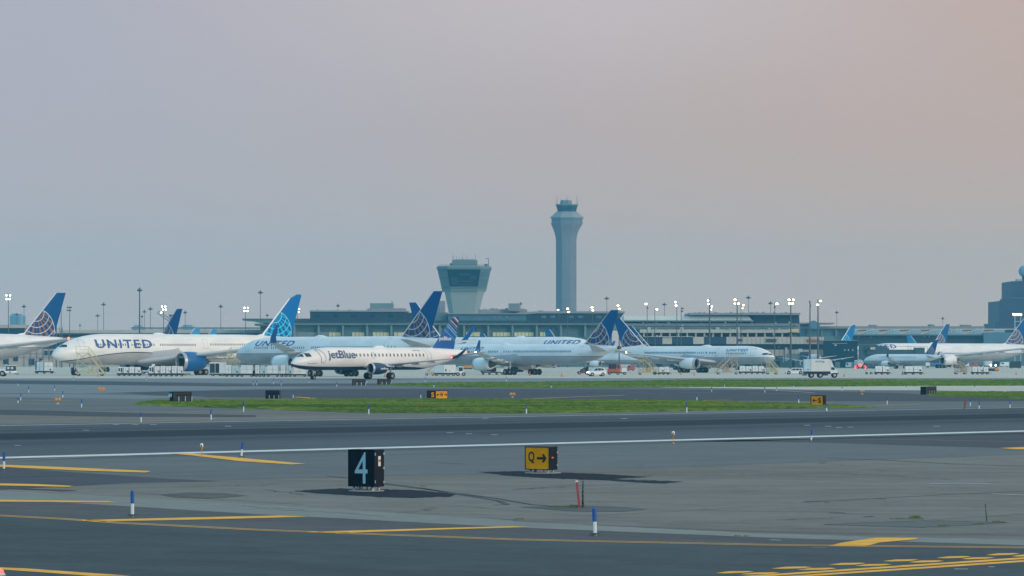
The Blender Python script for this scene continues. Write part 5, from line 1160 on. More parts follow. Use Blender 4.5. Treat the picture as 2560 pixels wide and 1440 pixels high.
v.bx('cabin', v_white, -L / 2, L / 2, -.9, .9, .5, H, .08); v.bx('door', v_glass, -L * .28, -L * .02, -.94, -.9, .8, H * .88); v.bx('door', v_glass, L * .04, L * .36, -.94, -.9, .8, H * .88); v.bx('chassis', v_dark, -L / 2, L / 2, -.85, .85, .3, .5); v.four([-L * .35, L * .35], 1.8, .3)
v = cart('white tug with three box carts left of the blue engine', 371, 459, 915, 941, 6, 'tug')
v.bx('roof_unit', v_white, -v.L * .4, -v.L * .32, -.4, .4, v.H, v.H + .35)
v = Veh('equipment_box', 'plain white equipment box on the ground under the blue engine', 'equipment box', 458, 476, 923, 936); L, H = v.L, v.H
v.bx('body', v_white, -L / 2, L / 2, -.8, .8, .15, H, .05); v.bx('skid', v_dark, -L / 2, L / 2, -.7, .7, 0, .15)
stairs('pale yellow boarding stairs rising to the nose of the jet with raised wingtips', 541, 602, 868, 939.6, v_yel, 1, .40)
v = Veh('container_loader', 'white power unit with dark louvred end leading the container train', 'power unit', 524, 566, 906, 940); L, H = v.L, v.H
v.bx('body', v_white, -L / 2, L / 2, -1, 1, .45, H, .08); v.bx('louvre', v_glass, -L * .46, -L * .16, -1.04, -1, .6, H * .92); v.bx('louvre', v_dark, -L * .13, L * .10, -1.04, -1, .6, H * .92); v.bx('chassis', v_dark, -L / 2, L / 2, -.9, .9, .22, .45); v.four([-L * .3, L * .3], 2, .26)
for i, (a, b_) in enumerate(((562, 598), (600, 634), (636, 664), (666, 698), (700, 730), (732, 766))):
    cart('white container dolly, %s of the train of containers before the jet nose' % ('first', 'second', 'third', 'fourth', 'fifth', 'last')[i], a, b_, 913 + (i == 3) * 1 + (i == 5) * 7, 942, 1 if i % 2 else 2, cat='container dolly', name='container_dolly', mats=[v_white, v_blue, v_white], group='container dollies in a train')
v = Veh('catering_cart', 'white refrigerated trailer with a pale blue end behind the small taxiing jet', 'trailer', 1086, 1139, 912, 940); L, H = v.L, v.H
v.bx('body', v_white, -L / 2 + L * .44, L / 2, -1, 1, .6, H, .04); v.bx('body', v_blue, -L / 2, -L / 2 + L * .435, -1, 1, .6, H, .04); v.bx('chassis', v_dark, -L / 2, L / 2 + .2, -.9, .9, .3, .6); v.four([-L * .4, -L * .1, L * .15, L * .4], 1.9, .28)
for a in (.02, .2): v.bx('vent', v_dark, L * a, L * a + .22, -1.03, -1, H * (.45 if a > .1 else .4), H * (.62 if a < .1 else .5))
v = Veh('tow_tractor', 'small white tractor coupled to the refrigerated trailer', 'tow tractor', 1140, 1164, 916, 940); L, H = v.L, v.H
v.bx('body', v_white, -L / 2, L * .35, -.7, .7, .45, H * .5, .06); v.bx('cab', v_dark, -L * .2, L * .18, -.6, .6, H * .5, H * .9); v.bx('cab_roof', v_white, -L * .26, L * .24, -.68, .68, H * .9, H); v.four([-L * .3, L * .3], 1.4, .36, .3)
v = Veh('belt_loader', 'faded belt loader left of the refrigerated trailer', 'belt loader', 1062, 1086, 912, 939); L, H = v.L, v.H
v.bx('body', v_tan, -L * .4, L / 2, -.7, .7, .35, .8, .05); v.mk(MB().add([(-L * .1, -.4, .8), (L / 2, -.4, H - .25), (L / 2, -.4, H), (-L * .3, -.4, .95), (-L * .1, .4, .8), (L / 2, .4, H - .25), (L / 2, .4, H), (-L * .3, .4, .95)], [(0, 1, 2, 3), (7, 6, 5, 4), (0, 4, 5, 1), (1, 5, 6, 2), (2, 6, 7, 3), (3, 7, 4, 0)]), 'conveyor', v_tan); v.four([-L * .3, L * .35], 1.4, .28); v.bx('guard', v_maroon, L * .3, L * .55, -.5, .5, .3, .8)
v = Veh('cargo_pallet', 'orange cargo pallet seen under the jet between two engines', 'cargo pallet', 1159, 1181, 914, 923); v.bx('load', v_orange, -v.L / 2, v.L / 2, -1, 1, .35, v.H, .08); v.bx('base', v_dark, -v.L / 2, v.L / 2, -.9, .9, 0, .35)
v = Veh('flat_dolly', 'low empty dolly under the grey engine of the centre jet', 'dolly', 1203, 1262, 929, 936.5); v.bx('deck', v_dark, -v.L / 2, v.L / 2, -1, 1, .35, .5); v.bx('rail', v_blue, -v.L * .45, -v.L * .1, -1, 1, .5, .68); v.four([-v.L * .42, -v.L * .15, v.L * .15, v.L * .42], 2, .26)
v = Veh('flat_dolly', 'low white crate dolly beside the nose gear strut of the centre jet', 'dolly', 1252, 1272, 924, 936); v.bx('crate', v_white, -v.L / 2, v.L / 2, -.8, .8, .4, v.H, .05); v.bx('deck', v_dark, -v.L / 2, v.L / 2, -.8, .8, .25, .4); v.four([-v.L * .35, v.L * .35], 1.6, .2)
# -- centre right group
def car(name, label, cat, px0, px1, py0, py1, m, prof, glass, wheels, r=.33, W=1.8, rz=0, group=None, mirror=False, lights=None):
    """side profile given in fractions of length/height, rounded in plan"""
    v = Veh(name, label, cat, px0, px1, py0, py1, group, rz, mirror); L, H = v.L, v.H
    P = [((a - .5) * L, b * H) for a, b in prof]; rings = []
    zc = H * .45
    for y, k, kz in ((-W / 2, .97, .93), (-W / 2 + .12, 1, 1), (W / 2 - .12, 1, 1), (W / 2, .97, .93)):
        rings.append([(x * k, y, zc + (z - zc) * kz if z > zc else z) for x, z in P])
    v.mk(MB().loft(rings), 'body', m)
    for gq in glass:
        q = [((a - .5) * L, b * H) for a, b in gq]
        for sy in (-1, 1): v.mk(MB().add([(x, sy * (W / 2 + .015), z) for x, z in q] + [(x, sy * (W / 2 - .06), z) for x, z in q], [tuple(range(len(q)))] + [(i, (i + 1) % len(q), len(q) + (i + 1) % len(q), len(q) + i) for i in range(len(q))]), 'side_window', v_glass)
    for a in wheels:
        for y in (-W / 2 + .08, W / 2 - .08): v.wheel((a - .5) * L, y, r, .22)
    for (a, b, y, m_, rr) in (lights or ()):
        v.mk(MB().lathe([(-rr, .02), (-rr * .5, rr * .8), (0, rr), (rr * .5, rr * .8), (rr, .02)], 'x', 10, ((a - .5) * L, y, b * H)), 'headlight' if m_ is m_head else 'tail_lamp', m_)
    v.bx('bumper', v_dark, -L / 2 - .03, -L / 2 + .1, -W / 2 + .1, W / 2 - .1, H * .16, H * .33); return v
SUV = [(0, .2), (0, .45), (.03, .52), (.22, .60), (.36, .95), (.5, 1), (.82, .97), (.97, .68), (1, .5), (1, .2)]
SUVG = [[(.27, .62), (.38, .9), (.50, .93), (.50, .63)], [(.52, .63), (.52, .93), (.68, .92), (.70, .64)], [(.72, .65), (.70, .91), (.80, .89), (.88, .68)]]
PICK = [(0, .2), (0, .5), (.22, .58), (.32, .97), (.52, 1), (.58, .62), (1, .6), (1, .2)]
car('pickup_truck', 'maroon pickup truck partly behind the white van with headlights on', 'pickup truck', 1443, 1472, 922, 936, v_maroon, PICK, [[(.28, .6), (.34, .9), (.5, .93), (.53, .62)]], (.2, .8))
v = car('crew_van', 'white van with bright headlights driving left on the centre apron', 'van', 1469, 1514, 918.5, 940.5, v_white, SUV, SUVG, (.2, .80), .36, 1.9, 12, lights=[(.02, .42, -.62, m_head, .16), (.02, .42, .62, m_head, .16)])
v.bx('grille', v_dark, -v.L / 2 - .02, -v.L / 2 + .08, -.8, .8, v.H * .15, v.H * .38)
v = Veh('cargo_tractor', 'red cargo tractor with a dark load behind the white van', 'tow tractor', 1519, 1566, 910, 937); L, H = v.L, v.H
v.bx('body', v_red, -L / 2, L * .18, -.9, .9, .5, H * .55, .08); v.bx('cab', v_red, -L * .02, L * .2, -.8, .8, H * .5, H * .95, .05); v.bx('window', v_glass, L * .02, L * .12, -.84, -.8, H * .62, H * .88); v.bx('load', v_dark, -L * .45, -L * .04, -.8, .8, H * .55, H, .06); v.bx('chassis', v_dark, -L / 2, L / 2, -.8, .8, .3, .5); v.bx('trailer_box', v_white, L * .24, L / 2, -.8, .8, .5, H * .66, .05); v.four([-L * .4, L * .05, L * .4], 1.8, .3)
v = Veh('service_bus', 'white bus with a red tail far behind the stairs in the centre', 'bus', 1640, 1687, 908, 918.5); L, H = v.L, v.H
v.bx('body', v_white, -L / 2, L * .3, -1.2, 1.2, .5, H, .15); v.bx('rear_body', v_red, L * .305, L / 2, -1.2, 1.2, .5, H, .15); v.bx('window_band', v_glass, -L * .45, L * .25, -1.23, -1.2, H * .55, H * .85); v.four([-L * .3, L * .3], 2.4, .5, .3)
stairs('orange tan boarding stairs folded low behind the engine of the right facing jet', 1594, 1646, 888, 937, mat('stair orange', (.50, .36, .17), .6, var=.15), -1, .30)
cart('white tug with two boxes right of the orange tan stairs', 1632, 1674, 917, 937, 3, None, mats=[v_blue, v_white, v_white])
stairs('tan boarding stairs against the front fuselage of the right facing jet', 1787, 1846, 882, 936, v_tan, 1, .32)
cart('row of white box carts under the front of the right facing jet', 1847, 1912, 915, 935, 4)
v = stairs('yellow boarding stairs under the nose of the right facing jet', 1913, 1948, 893, 936, v_yel, -1, .30)
car('parked_car', 'white estate car behind the rear of the box truck', 'car', 1963, 2012, 920, 936, v_white, SUV, SUVG, (.17, .78), .40, 1.8)
v = Veh('box_truck', 'white box truck with a sloped cab facing right, nearest vehicle on the apron', 'box truck', 2009, 2094, 897.5, 944.5); L, H = v.L, v.H
v.bx('cargo_box', mat('aged white', (.66, .67, .65), .5, var=.06, scale=.6), -L * .30, L * .26, -1.25, 1.25, H * .34, H, .03)
v.bx('rear_body', v_blue, -L / 2, -L * .305, -1.23, 1.23, H * .34, H * .98, .03); v.bx('panel_gap', v_line, -L * .42, -L * .35, -1.26, -1.22, H * .42, H * .47); 
cb = MB(); q = [(L * .265, H * .30), (L * .265, H * .98), (L * .30, H * .92), (L * .375, H * .60), (L * .46, H * .46), (L * .49, H * .36), (L * .50, H * .26), (L * .30, H * .24)]
cab = v.mk(MB().loft([[(x, -1.15, z) for x, z in q], [(x, -1.2, z) for x, z in q], [(x, 1.2, z) for x, z in q], [(x, 1.15, z) for x, z in q]]), 'cab', v_white)
gq = [(L * .295, H * .56), (L * .30, H * .44), (L * .40, H * .44), (L * .375, H * .56)]
v.mk(MB().add([(x, -1.23, z) for x, z in gq] + [(x, -1.15, z) for x, z in gq], [(0, 1, 2, 3), (0, 4, 5, 1), (1, 5, 6, 2), (2, 6, 7, 3), (3, 7, 4, 0)]), 'side_window', v_glass, cab)
v.bx('mirror', v_dark, L * .375, L * .39, -1.42, -1.25, H * .42, H * .54, parent=cab); v.bx('bumper', v_dark, L * .47, L * .51, -1.1, 1.1, H * .2, H * .27, parent=cab)
v.bx('chassis', v_dark, -L / 2, L * .28, -1.0, 1.0, H * .20, H * .335); v.bx('fuel_tank', v_dark, L * .04, L * .2, -1.1, -.4, H * .12, H * .26); v.bx('tail_lift', v_dark, -L * .53, -L * .42, -1.0, 1.0, H * .12, H * .19)
for a in (-.28, -.02, .40): v.wheel(L * a, -1.0, .46, .32); v.wheel(L * a, 1.0, .46, .32)
map_text('UNITED', lambda p, q: (-L * .17 + L * .20 * p, -1.262, H * .83 + .26 * q), 'side_lettering', M_tblue, v.root, .2, .02, cuts=2)
# emblem beside the name: small ring
rb = MB(); n = 20
rb.add([(L * .065 + .17 * math.cos(t), -1.262, H * .845 + .17 * math.sin(t)) for t in [i * math.pi * 2 / n for i in range(n)]] + [(L * .065 + .09 * math.cos(t), -1.262, H * .845 + .09 * math.sin(t)) for t in [i * math.pi * 2 / n for i in range(n)]], [(i, (i + 1) % n, n + (i + 1) % n, n + i) for i in range(n)])
rb.build('emblem', M_tblue, v.root)
v = Veh('tank_truck', 'grey tank truck seen from behind with three red lamps', 'tank truck', 2131, 2170, 898, 922); L, H = v.L, v.H
v.mk(MB().lathe([(0, H * .30), (.2, H * .36), (5, H * .36), (5.2, H * .30)], 'y', 20, (0, 0, H * .6)), 'tank', mat('tank grey', (.42, .48, .55), .4, .2, var=.1)); v.bx('chassis', v_dark, -1.2, 1.2, 0, 7, H * .15, H * .28); v.bx('cab', v_white, -1.2, 1.2, 5.4, 7.4, H * .25, H * .9, .1)
for x, z in ((-1.25, .16), (1.25, .16), (0, .34)): v.mk(MB().lathe([(-.05, .05), (-.04, .5), (0, .5), (.02, .02)], 'y', 12, (x * 1.15, -.1, H * z)), 'tail_lamp', m_tail)
v.bx('bumper', v_dark, -L / 2 * .8, L / 2 * .8, -.05, .3, H * .05, H * .13); v.four([-1.1, 1.1], 3, .45)
cart('white cart with two boxes left, near the tank truck', 2186, 2224, 915.5, 936.5, 2, rz=0)
v = Veh('folding_stairs', 'small faint folded stairs left of the carts by the tank truck', 'boarding stairs', 2163, 2182, 912, 936); v.mk(MB().add([(-v.L / 2, -.5, .3), (v.L / 2, -.5, .3), (v.L * .1, -.5, v.H), (-v.L * .1, -.5, v.H), (-v.L / 2, .5, .3), (v.L / 2, .5, .3), (v.L * .1, .5, v.H), (-v.L * .1, .5, v.H)], [(0, 1, 5, 4), (2, 3, 7, 6), (0, 3, 7, 4)]), 'stair_flight', v_tan); v.four([-v.L * .3, v.L * .3], 1.2, .25)
v = cart('white cart with two long boxes below the small parked jet', 2260, 2306, 915.5, 936.5, 2)
stairs('faint tan boarding stairs under the wing of the very large jet', 2384, 2420, 903, 936, v_tan, -1, .4)
v = cart('white tug and cart under the right hand fuselage of the very large jet', 2428, 2472, 917, 936, 3, None, mats=[v_white, v_white, v_white])
v = Veh('container_truck', 'truck with a blue container parked below the small jet tail', 'truck', 2314, 2353, 903, 919); L, H = v.L, v.H
v.bx('container', mat('container blue', (.03, .16, .38), .5, var=.12), -L * .22, L / 2, -1.2, 1.2, .7, H, .04); v.bx('cab', v_white, -L / 2, -L * .24, -1.15, 1.15, .5, H * .95, .1); v.bx('chassis', v_dark, -L / 2, L / 2, -1, 1, .4, .7); v.four([-L * .36, L * .3], 2.2, .42, .3)
v = Veh('service_truck', 'white service truck with two bright headlights under the very large jet', 'truck', 2462, 2498, 900, 919.5); L, H = v.L, v.H
v.bx('cargo_box', v_white, -L / 2, -L * .02, -1.2, 3.5, .8, H, .05); v.bx('cab', v_dark, 0, L / 2, -1.1, 1.1, .5, H * .8, .12); v.bx('chassis', v_dark, -L / 2, L / 2, -1, 3, .35, .8); v.four([-L * .3, L * .3], 2.2, .42)
for x in (2476, 2488): v.mk(MB().lathe([(-.05, .05), (-.04, .28), (0, .28), (.02, .02)], 'y', 12, ((x - 2480) / v.s, -1.3, .9)), 'headlight', m_head)
v = Veh('flat_dolly', 'orange and grey crates on a dolly by the truck with headlights', 'dolly', 2470, 2496, 920, 929); v.bx('crate', v_orange, v.L * .1, v.L / 2, -.8, .8, .3, v.H, .05); v.bx('crate', v_dark, -v.L / 2, v.L * .08, -.8, .8, .3, v.H * .9, .05); v.bx('deck', v_dark, -v.L / 2, v.L / 2, -.8, .8, .15, .3)
for x0, x1, y0, y1, lb, m in ((2, 22, 899, 911, 'small white cart at the foot of the beige hall, far left', v_white), (22, 42, 896.5, 909.5, 'white box van near the beige hall door', v_white), (1893, 1932, 903, 919, 'blue and white van below the wing at the jet nose', v_blue),
                              (2352, 2378, 905, 918, 'dark van right of the blue container truck', v_dark), (2380, 2402, 902, 916, 'white service van near the very large jet belly', v_white), (2403, 2422, 905, 917, 'white van with an amber lamp under the very large jet', v_white),
                              (2500, 2522, 905, 917, 'white low van right of the truck with headlights', v_white), (2524, 2552, 903, 921, 'dark flatbed van at the right edge with a white box', v_dark), (2098, 2112, 903, 919.5, 'white box cart between the box truck and the tank truck', v_white), (2114, 2128, 906, 920, 'pale cart beside the tank truck', v_blue),
                              (1500, 1530, 905, 917, 'dark van behind the centre tail cone', v_dark), (1576, 1604, 905, 918, 'pale blue van behind the tail of the right facing jet', v_blue), (1740, 1770, 905, 917, 'dark van behind the engine of the right facing jet', v_dark), (2172, 2190, 903, 920, 'beige cabinet van under the jet bridge', v_tan),
                              (1568, 1586, 913, 927, 'small red tug right of the red cargo tractor', v_red), (1118, 1136, 900, 910, 'white van far behind the refrigerated trailer', v_white), (2225, 2246, 903, 917, 'dark van under the small parked jet', v_dark), (1848, 1874, 903, 915, 'white van behind the box carts of the right facing jet', v_white),
                              (2426, 2444, 906, 917, 'small red van under the very large jet', v_red), (1420, 1440, 906, 917, 'white van behind the second engine of the centre jet', v_white)):
    v = Veh('service_van', lb, 'van', x0, x1, y0, y1, 'far service vehicles by the terminals'); L, H = v.L, v.H
    v.mk(MB().prism([(-L / 2, .35), (-L / 2, H * .5), (-L * .38, H * .95), (-L * .3, H), (L / 2, H), (L / 2, .35)], -.95, .95), 'body', m)
    v.bx('window', v_glass, -L * .36, -L * .1, -.98, -.95, H * .55, H * .88); v.bx('chassis', v_dark, -L / 2, L / 2, -.85, .85, .2, .35); v.four([-L * .32, L * .32], 1.8, .32)
    if 'amber' in lb: v.mk(MB().lathe([(0, .3), (.3, .28), (.4, .02)], 'z', 10, (0, 0, H)), 'beacon', m_amb)
v = Veh('traffic_cone', 'small dark cone left of the cart below the small parked jet', 'cone', 2253, 2260, 927, 936.5); v.mk(MB().lathe([(0, .25), (.05, .22), (.9, .04)], 'z', 10, (0, 0, 0)), 'cone_body', v_orange); v.bx('cone_base', v_dark, -.3, .3, -.3, .3, 0, .05)

for x, y, lb in ((1733, 938, 'small orange cone before the engine of the right facing jet'), (1322, 939, 'small orange cone by the centre jet wheels'), (2560 - 22, 937, 'small orange cone near the right edge of the apron'), (243, 941, 'small orange cone at the foot of the pale yellow stairs'), (1402, 941, 'small orange cone below the centre jet tail'), (960, 942, 'small orange cone behind the taxiing jet engine'), (1700, 937, 'small orange cone between two wheels of the right facing jet'), (2108, 941, 'small orange cone right of the box truck')):
    v = Veh('traffic_cone', lb, 'cone', x, x + 5, y - 7, y, 'traffic cones on the apron'); v.mk(MB().lathe([(.04, .2), (.06, .17), (.7, .03)], 'z', 10, (0, 0, 0)), 'cone_body', v_orange); v.bx('cone_base', v_dark, -.24, .24, -.24, .24, 0, .045)

# ============================================================ AIRFIELD SIGNS
s_black = mat('sign black', (.003, .012, .024), .6, var=.25, scale=2, spec=.15); s_yel = mat('sign yellow', (.78, .33, .003), .5, var=.14, scale=2, spec=.2)
s_side = mat('sign side', (.005, .012, .026), .55, var=.3, scale=3, spec=.25); s_num = mat('sign number', (.28, .50, .62), .6, var=.06); s_steel = mat('galvanised', (.42, .47, .50), .5, .4, var=.15, scale=4)
s_bol = mat('sticker white', (.75, .72, .68), .6, var=.1); s_back = mat('sign back', (.004, .016, .03), .55, var=.3, scale=1)
def sign(label, px0, px1, py0, py1, pyg, side_px, face='y', dark=None, name='airfield_sign', back=False, legs=2, yaw=None):
    """box sign on legs. side_px > 0: narrow end seen on the right, < 0 on the left"""
    D = F * CAMH / (pyg - HY); s = F / D; z0 = (pyg - py1) / s; z1 = (pyg - py0) / s
    q = thing(name, (((px0 + px1) / 2 - 1280) / F * D, D, 0), label, 'airfield sign', 'airfield guidance signs'); 
    wpx = (px1 - px0); sp = abs(side_px); dep = .42 if s > 80 else .5
    # box of depth dep turned so that its end shows sp pixels: sp = dep*s*sin(yaw)
    yw = math.asin(min(.95, sp / (dep * s))) ; wf = (wpx - sp) / s / math.cos(yw); yw = yw if side_px > 0 else -yw
    q.rotation_euler = (0, 0, -yw)
    # shift so the silhouette is centred
    hx = wf / 2
    b = MB().box(-hx, hx, -dep / 2, dep / 2, z0, z1, .012).build('housing', s_side, q)
    fm = s_back if back else {'y': s_yel, 'k': s_black}[face]
    fr = MB(); t = .022 if s > 80 else .05
    yf = -dep / 2
    fr.box(-hx, hx, yf - .02, yf, z0, z0 + t); fr.box(-hx, hx, yf - .02, yf, z1 - t, z1); fr.box(-hx, -hx + t, yf - .02, yf, z0 + t, z1 - t); fr.box(hx - t, hx, yf - .02, yf, z0 + t, z1 - t)
    fr.build('face_frame', s_black, q)
    if not back:
        MB().box(-hx + t, hx - t, yf - .006, yf + .001, z0 + t, z1 - t).build('sign_face', fm, q)
    else:
        MB().box(-hx + t, hx - t, yf - .004, yf + .001, z0 + t, z1 - t).build('back_panel', s_back, q)
        zr = z0 + (z1 - z0) * .62
        MB().box(-hx * .6, hx * .9, yf - .06, yf - .03, zr, zr + (z1 - z0) * .12).build('cable_tray', s_side, q)
        n = 2 if wf < 3 else 3
        for i in range(n + 1):
            x = -hx * .45 + i * (hx * 1.4) / n; MB().box(x, x + .04 + .02, yf - .09, yf - .05, 0, z0 + (z1 - z0) * .5).build('support_post', s_steel, q)
    for i in range(legs):
        x = -hx * .72 + i * 1.44 * hx / max(1, legs - 1)
        for y in (-dep * .3, dep * .3): MB().lathe([(0, .035), (z0, .03)], 'z', 8, (x, y, 0)).build('leg', s_steel, q)
    return q, hx, dep, z0, z1, yf
conc_pad = mat('sign base concrete', (.24, .25, .25), .9, var=.15, scale=2)
q, hx, dep, z0, z1, yf = sign('black distance sign with a big pale blue number on a dark patch', 871, 961, 1123, 1216, 1228, 23, 'k')
map_text('4', lambda p, w: (-hx * .50 + hx * .98 * p, yf - .012, z0 + (z1 - z0) * (.085 + .84 * w)), 'number', s_num, q, 0, .0, cuts=1)
# end face fittings
MB().box(hx, hx + .012, -.06, .04, z0 + (z1 - z0) * .55, z0 + (z1 - z0) * .82, .004).build('sticker', s_bol, q); MB().box(hx + .0125, hx + .016, -.05, .03, z0 + (z1 - z0) * .67, z0 + (z1 - z0) * .73).build('sticker_label', mat('sticker brown', (.35, .13, .06)), q)
for z in (.12, .5, .88): MB().box(hx, hx + .02, dep / 2 - .06, dep / 2 - .01, z0 + (z1 - z0) * z - .03, z0 + (z1 - z0) * z + .03).build('latch', s_steel, q); 
for z in (.12, .86): MB().box(hx, hx + .015, -dep / 2 + .005, -dep / 2 + .03, z0 + (z1 - z0) * z - .02, z0 + (z1 - z0) * z + .05).build('latch', s_steel, q)
for x in (-.27, -.12, .16, .3): MB().tube((x, -.1, 0.01), (x + .05, -.05, z0), .012, .012, 6).build('brace', s_steel, q)
MB().tube((.02, 0, 0), (.02, 0, z0), .014).build('conduit', mat('rusty conduit', (.28, .10, .05), .8), q)
MB().lathe([(0.0, .46), (.02, .44)], 'z', 28, (0, 0, .007)).build('concrete_pad', conc_pad, q)
q, hx, dep, z0, z1, yf = sign('yellow sign with a black letter and right arrow, nearest of the yellow signs', 1313, 1394, 1116, 1174, 1183, 20, 'y')
s_let = mat('sign letter black', (.02, .015, .01), .6, var=0)
def arrow(q, x0, x1, z, h, yf, m, left=False):
    t = h * .085; b = MB(); hd = h * .30; xa, xb = (x0, x1) if not left else (x1, x0); sg = 1 if not left else -1
    b.add([(xa, yf, z - t), (xb - sg * t * 1.5, yf, z - t), (xb - sg * t * 1.5, yf, z + t), (xa, yf, z + t)], [(0, 1, 2, 3)])
    for k in (-1, 1): b.add([(xb, yf - .002, z), (xb - sg * hd * .75, yf - .002, z + k * hd), (xb - sg * hd * .75 - sg * t * 1.9, yf - .002, z + k * hd * .92), (xb - sg * t * 2.6, yf - .002, z)], [(0, 1, 2, 3)])
    return b.build('arrow', m, q)
map_text('Q', lambda p, w: (-hx * .72 + hx * .50 * p, yf - .012, z0 + (z1 - z0) * (.27 + .52 * w)), 'letter', s_let, q, 0, .02, cuts=1)
arrow(q, hx * -.02, hx * .76, z0 + (z1 - z0) * .50, (z1 - z0) * .62, yf - .012, s_let)
MB().box(hx, hx + .012, -.12, -.02, z0 + .34, z0 + .38).build('sticker', mat('sticker orange', (.7, .2, .08)), q)
for z in (.2, .75): MB().box(hx, hx + .02, dep / 2 - .05, dep / 2 - .01, z0 + (z1 - z0) * z - .03, z0 + (z1 - z0) * z + .03).build('latch', s_steel, q)
for x in (-.28, -.1, .15, .3): MB().tube((x, -.15, 0.01), (x - .06, 0, z0), .012, .012, 6).build('brace', s_steel, q)
MB().lathe([(0.0, .54), (.02, .52)], 'z', 28, (.05, 0, .007)).build('concrete_pad', conc_pad, q)
q, hx, dep, z0, z1, yf = sign('long yellow sign with two letters and arrows both ways behind the grass', 1067, 1120, 976, 997.5, 999.5, -6, 'y')
MB().box(-hx + .05, -hx * .28, yf - .012, yf - .002, z0 + .05, z1 - .05).build('black_panel', s_black, q)
map_text('S', lambda p, w: (-hx * .78 + hx * .30 * p, yf - .02, z0 + (z1 - z0) * (.22 + .56 * w)), 'letter', s_yel, q, 0, .03, cuts=1)
map_text('W', lambda p, w: (hx * .14 + hx * .36 * p, yf - .02, z0 + (z1 - z0) * (.26 + .5 * w)), 'letter', s_let, q, 0, .03, cuts=1)
arrow(q, -hx * .20, hx * .08, z0 + (z1 - z0) * .5, (z1 - z0) * .5, yf - .02, s_let, True); arrow(q, hx * .58, hx * .9, z0 + (z1 - z0) * .5, (z1 - z0) * .5, yf - .02, s_let)
q, hx, dep, z0, z1, yf = sign('small yellow sign with a left arrow and letter, right end of the grass', 2027, 2065.5, 988, 1013.5, 1016, 8, 'y')
map_text('S', lambda p, w: (hx * .16 + hx * .48 * p, yf - .02, z0 + (z1 - z0) * (.24 + .52 * w)), 'letter', s_let, q, 0, .03, cuts=1)
arrow(q, -hx * .70, -hx * .06, z0 + (z1 - z0) * .5, (z1 - z0) * .5, yf - .02, s_let, True)
q, hx, dep, z0, z1, yf = sign('back of a dark sign standing on the left tip of the grass island', 425, 478, 979, 1003, 1007, -9, back=True); 
MB().lathe([(-.004, .02), (-.003, .16), (0, .16)], 'x', 14, (-hx - .02, 0, (z0 + z1) / 2 + .1), False).build('sticker', s_bol, q)
sign('back of a small dark sign at the grass edge, second from the left', 664, 701, 976, 999.5, 1000.5, 3, back=True)
sign('back of a dark sign just left of the taxiing jet main wheels', 880, 914, 948, 963, 964, -3, back=True)
sign('back of a dark sign below the taxiing jet engine', 943, 977, 947.5, 961.5, 962.5, -3, back=True)
sign('back of a dark sign on the right by the pale paved strip', 2294, 2348, 966, 985.5, 986.5, -13, back=True)

# ============================================================ EDGE LIGHTS, MARKERS, STAKES, WEEDS
m_bl = mat('marker blue', (.004, .09, .36), .5, var=.08, scale=3); m_wh = mat('marker white', (.66, .71, .74), .5, var=.06, scale=3); m_pinkish = mat('stake red', (.32, .05, .07), .6, var=.15, scale=5)
def marker(px, py0, py1, label, tilt=0, sf=.52):
    D = F * CAMH / (py1 - HY); s = F / D; h = (py1 - py0) / s; w = max(.036, 1.5 / s * .36)
    q = thing('marker_post', ((px - 1280) / F * D, D, 0), label, 'marker post', 'blue and white taxiway edge markers'); q.rotation_euler = (0, R(tilt), 0)
    b = MB(); zb = h * (1 - sf)
    b.loft([[(w * math.cos(t), w * .45 * math.sin(t), z) for t in [i * math.pi / 5 for i in range(10)]] for z in (0.0, zb)]).build('white_sleeve', m_wh, q)
    MB().loft([[(w * k * math.cos(t), w * .45 * k * math.sin(t), z) for t in [i * math.pi / 5 for i in range(10)]] for z, k in ((zb, 1.12), (h * .93, 1.12), (h, .35))]).build('blue_sleeve', m_bl, q)
    if s > 60: MB().lathe([(0, .11), (.015, .10)], 'z', 12, (0, 0, .042)).build('foot', v_dark, q)
    return q
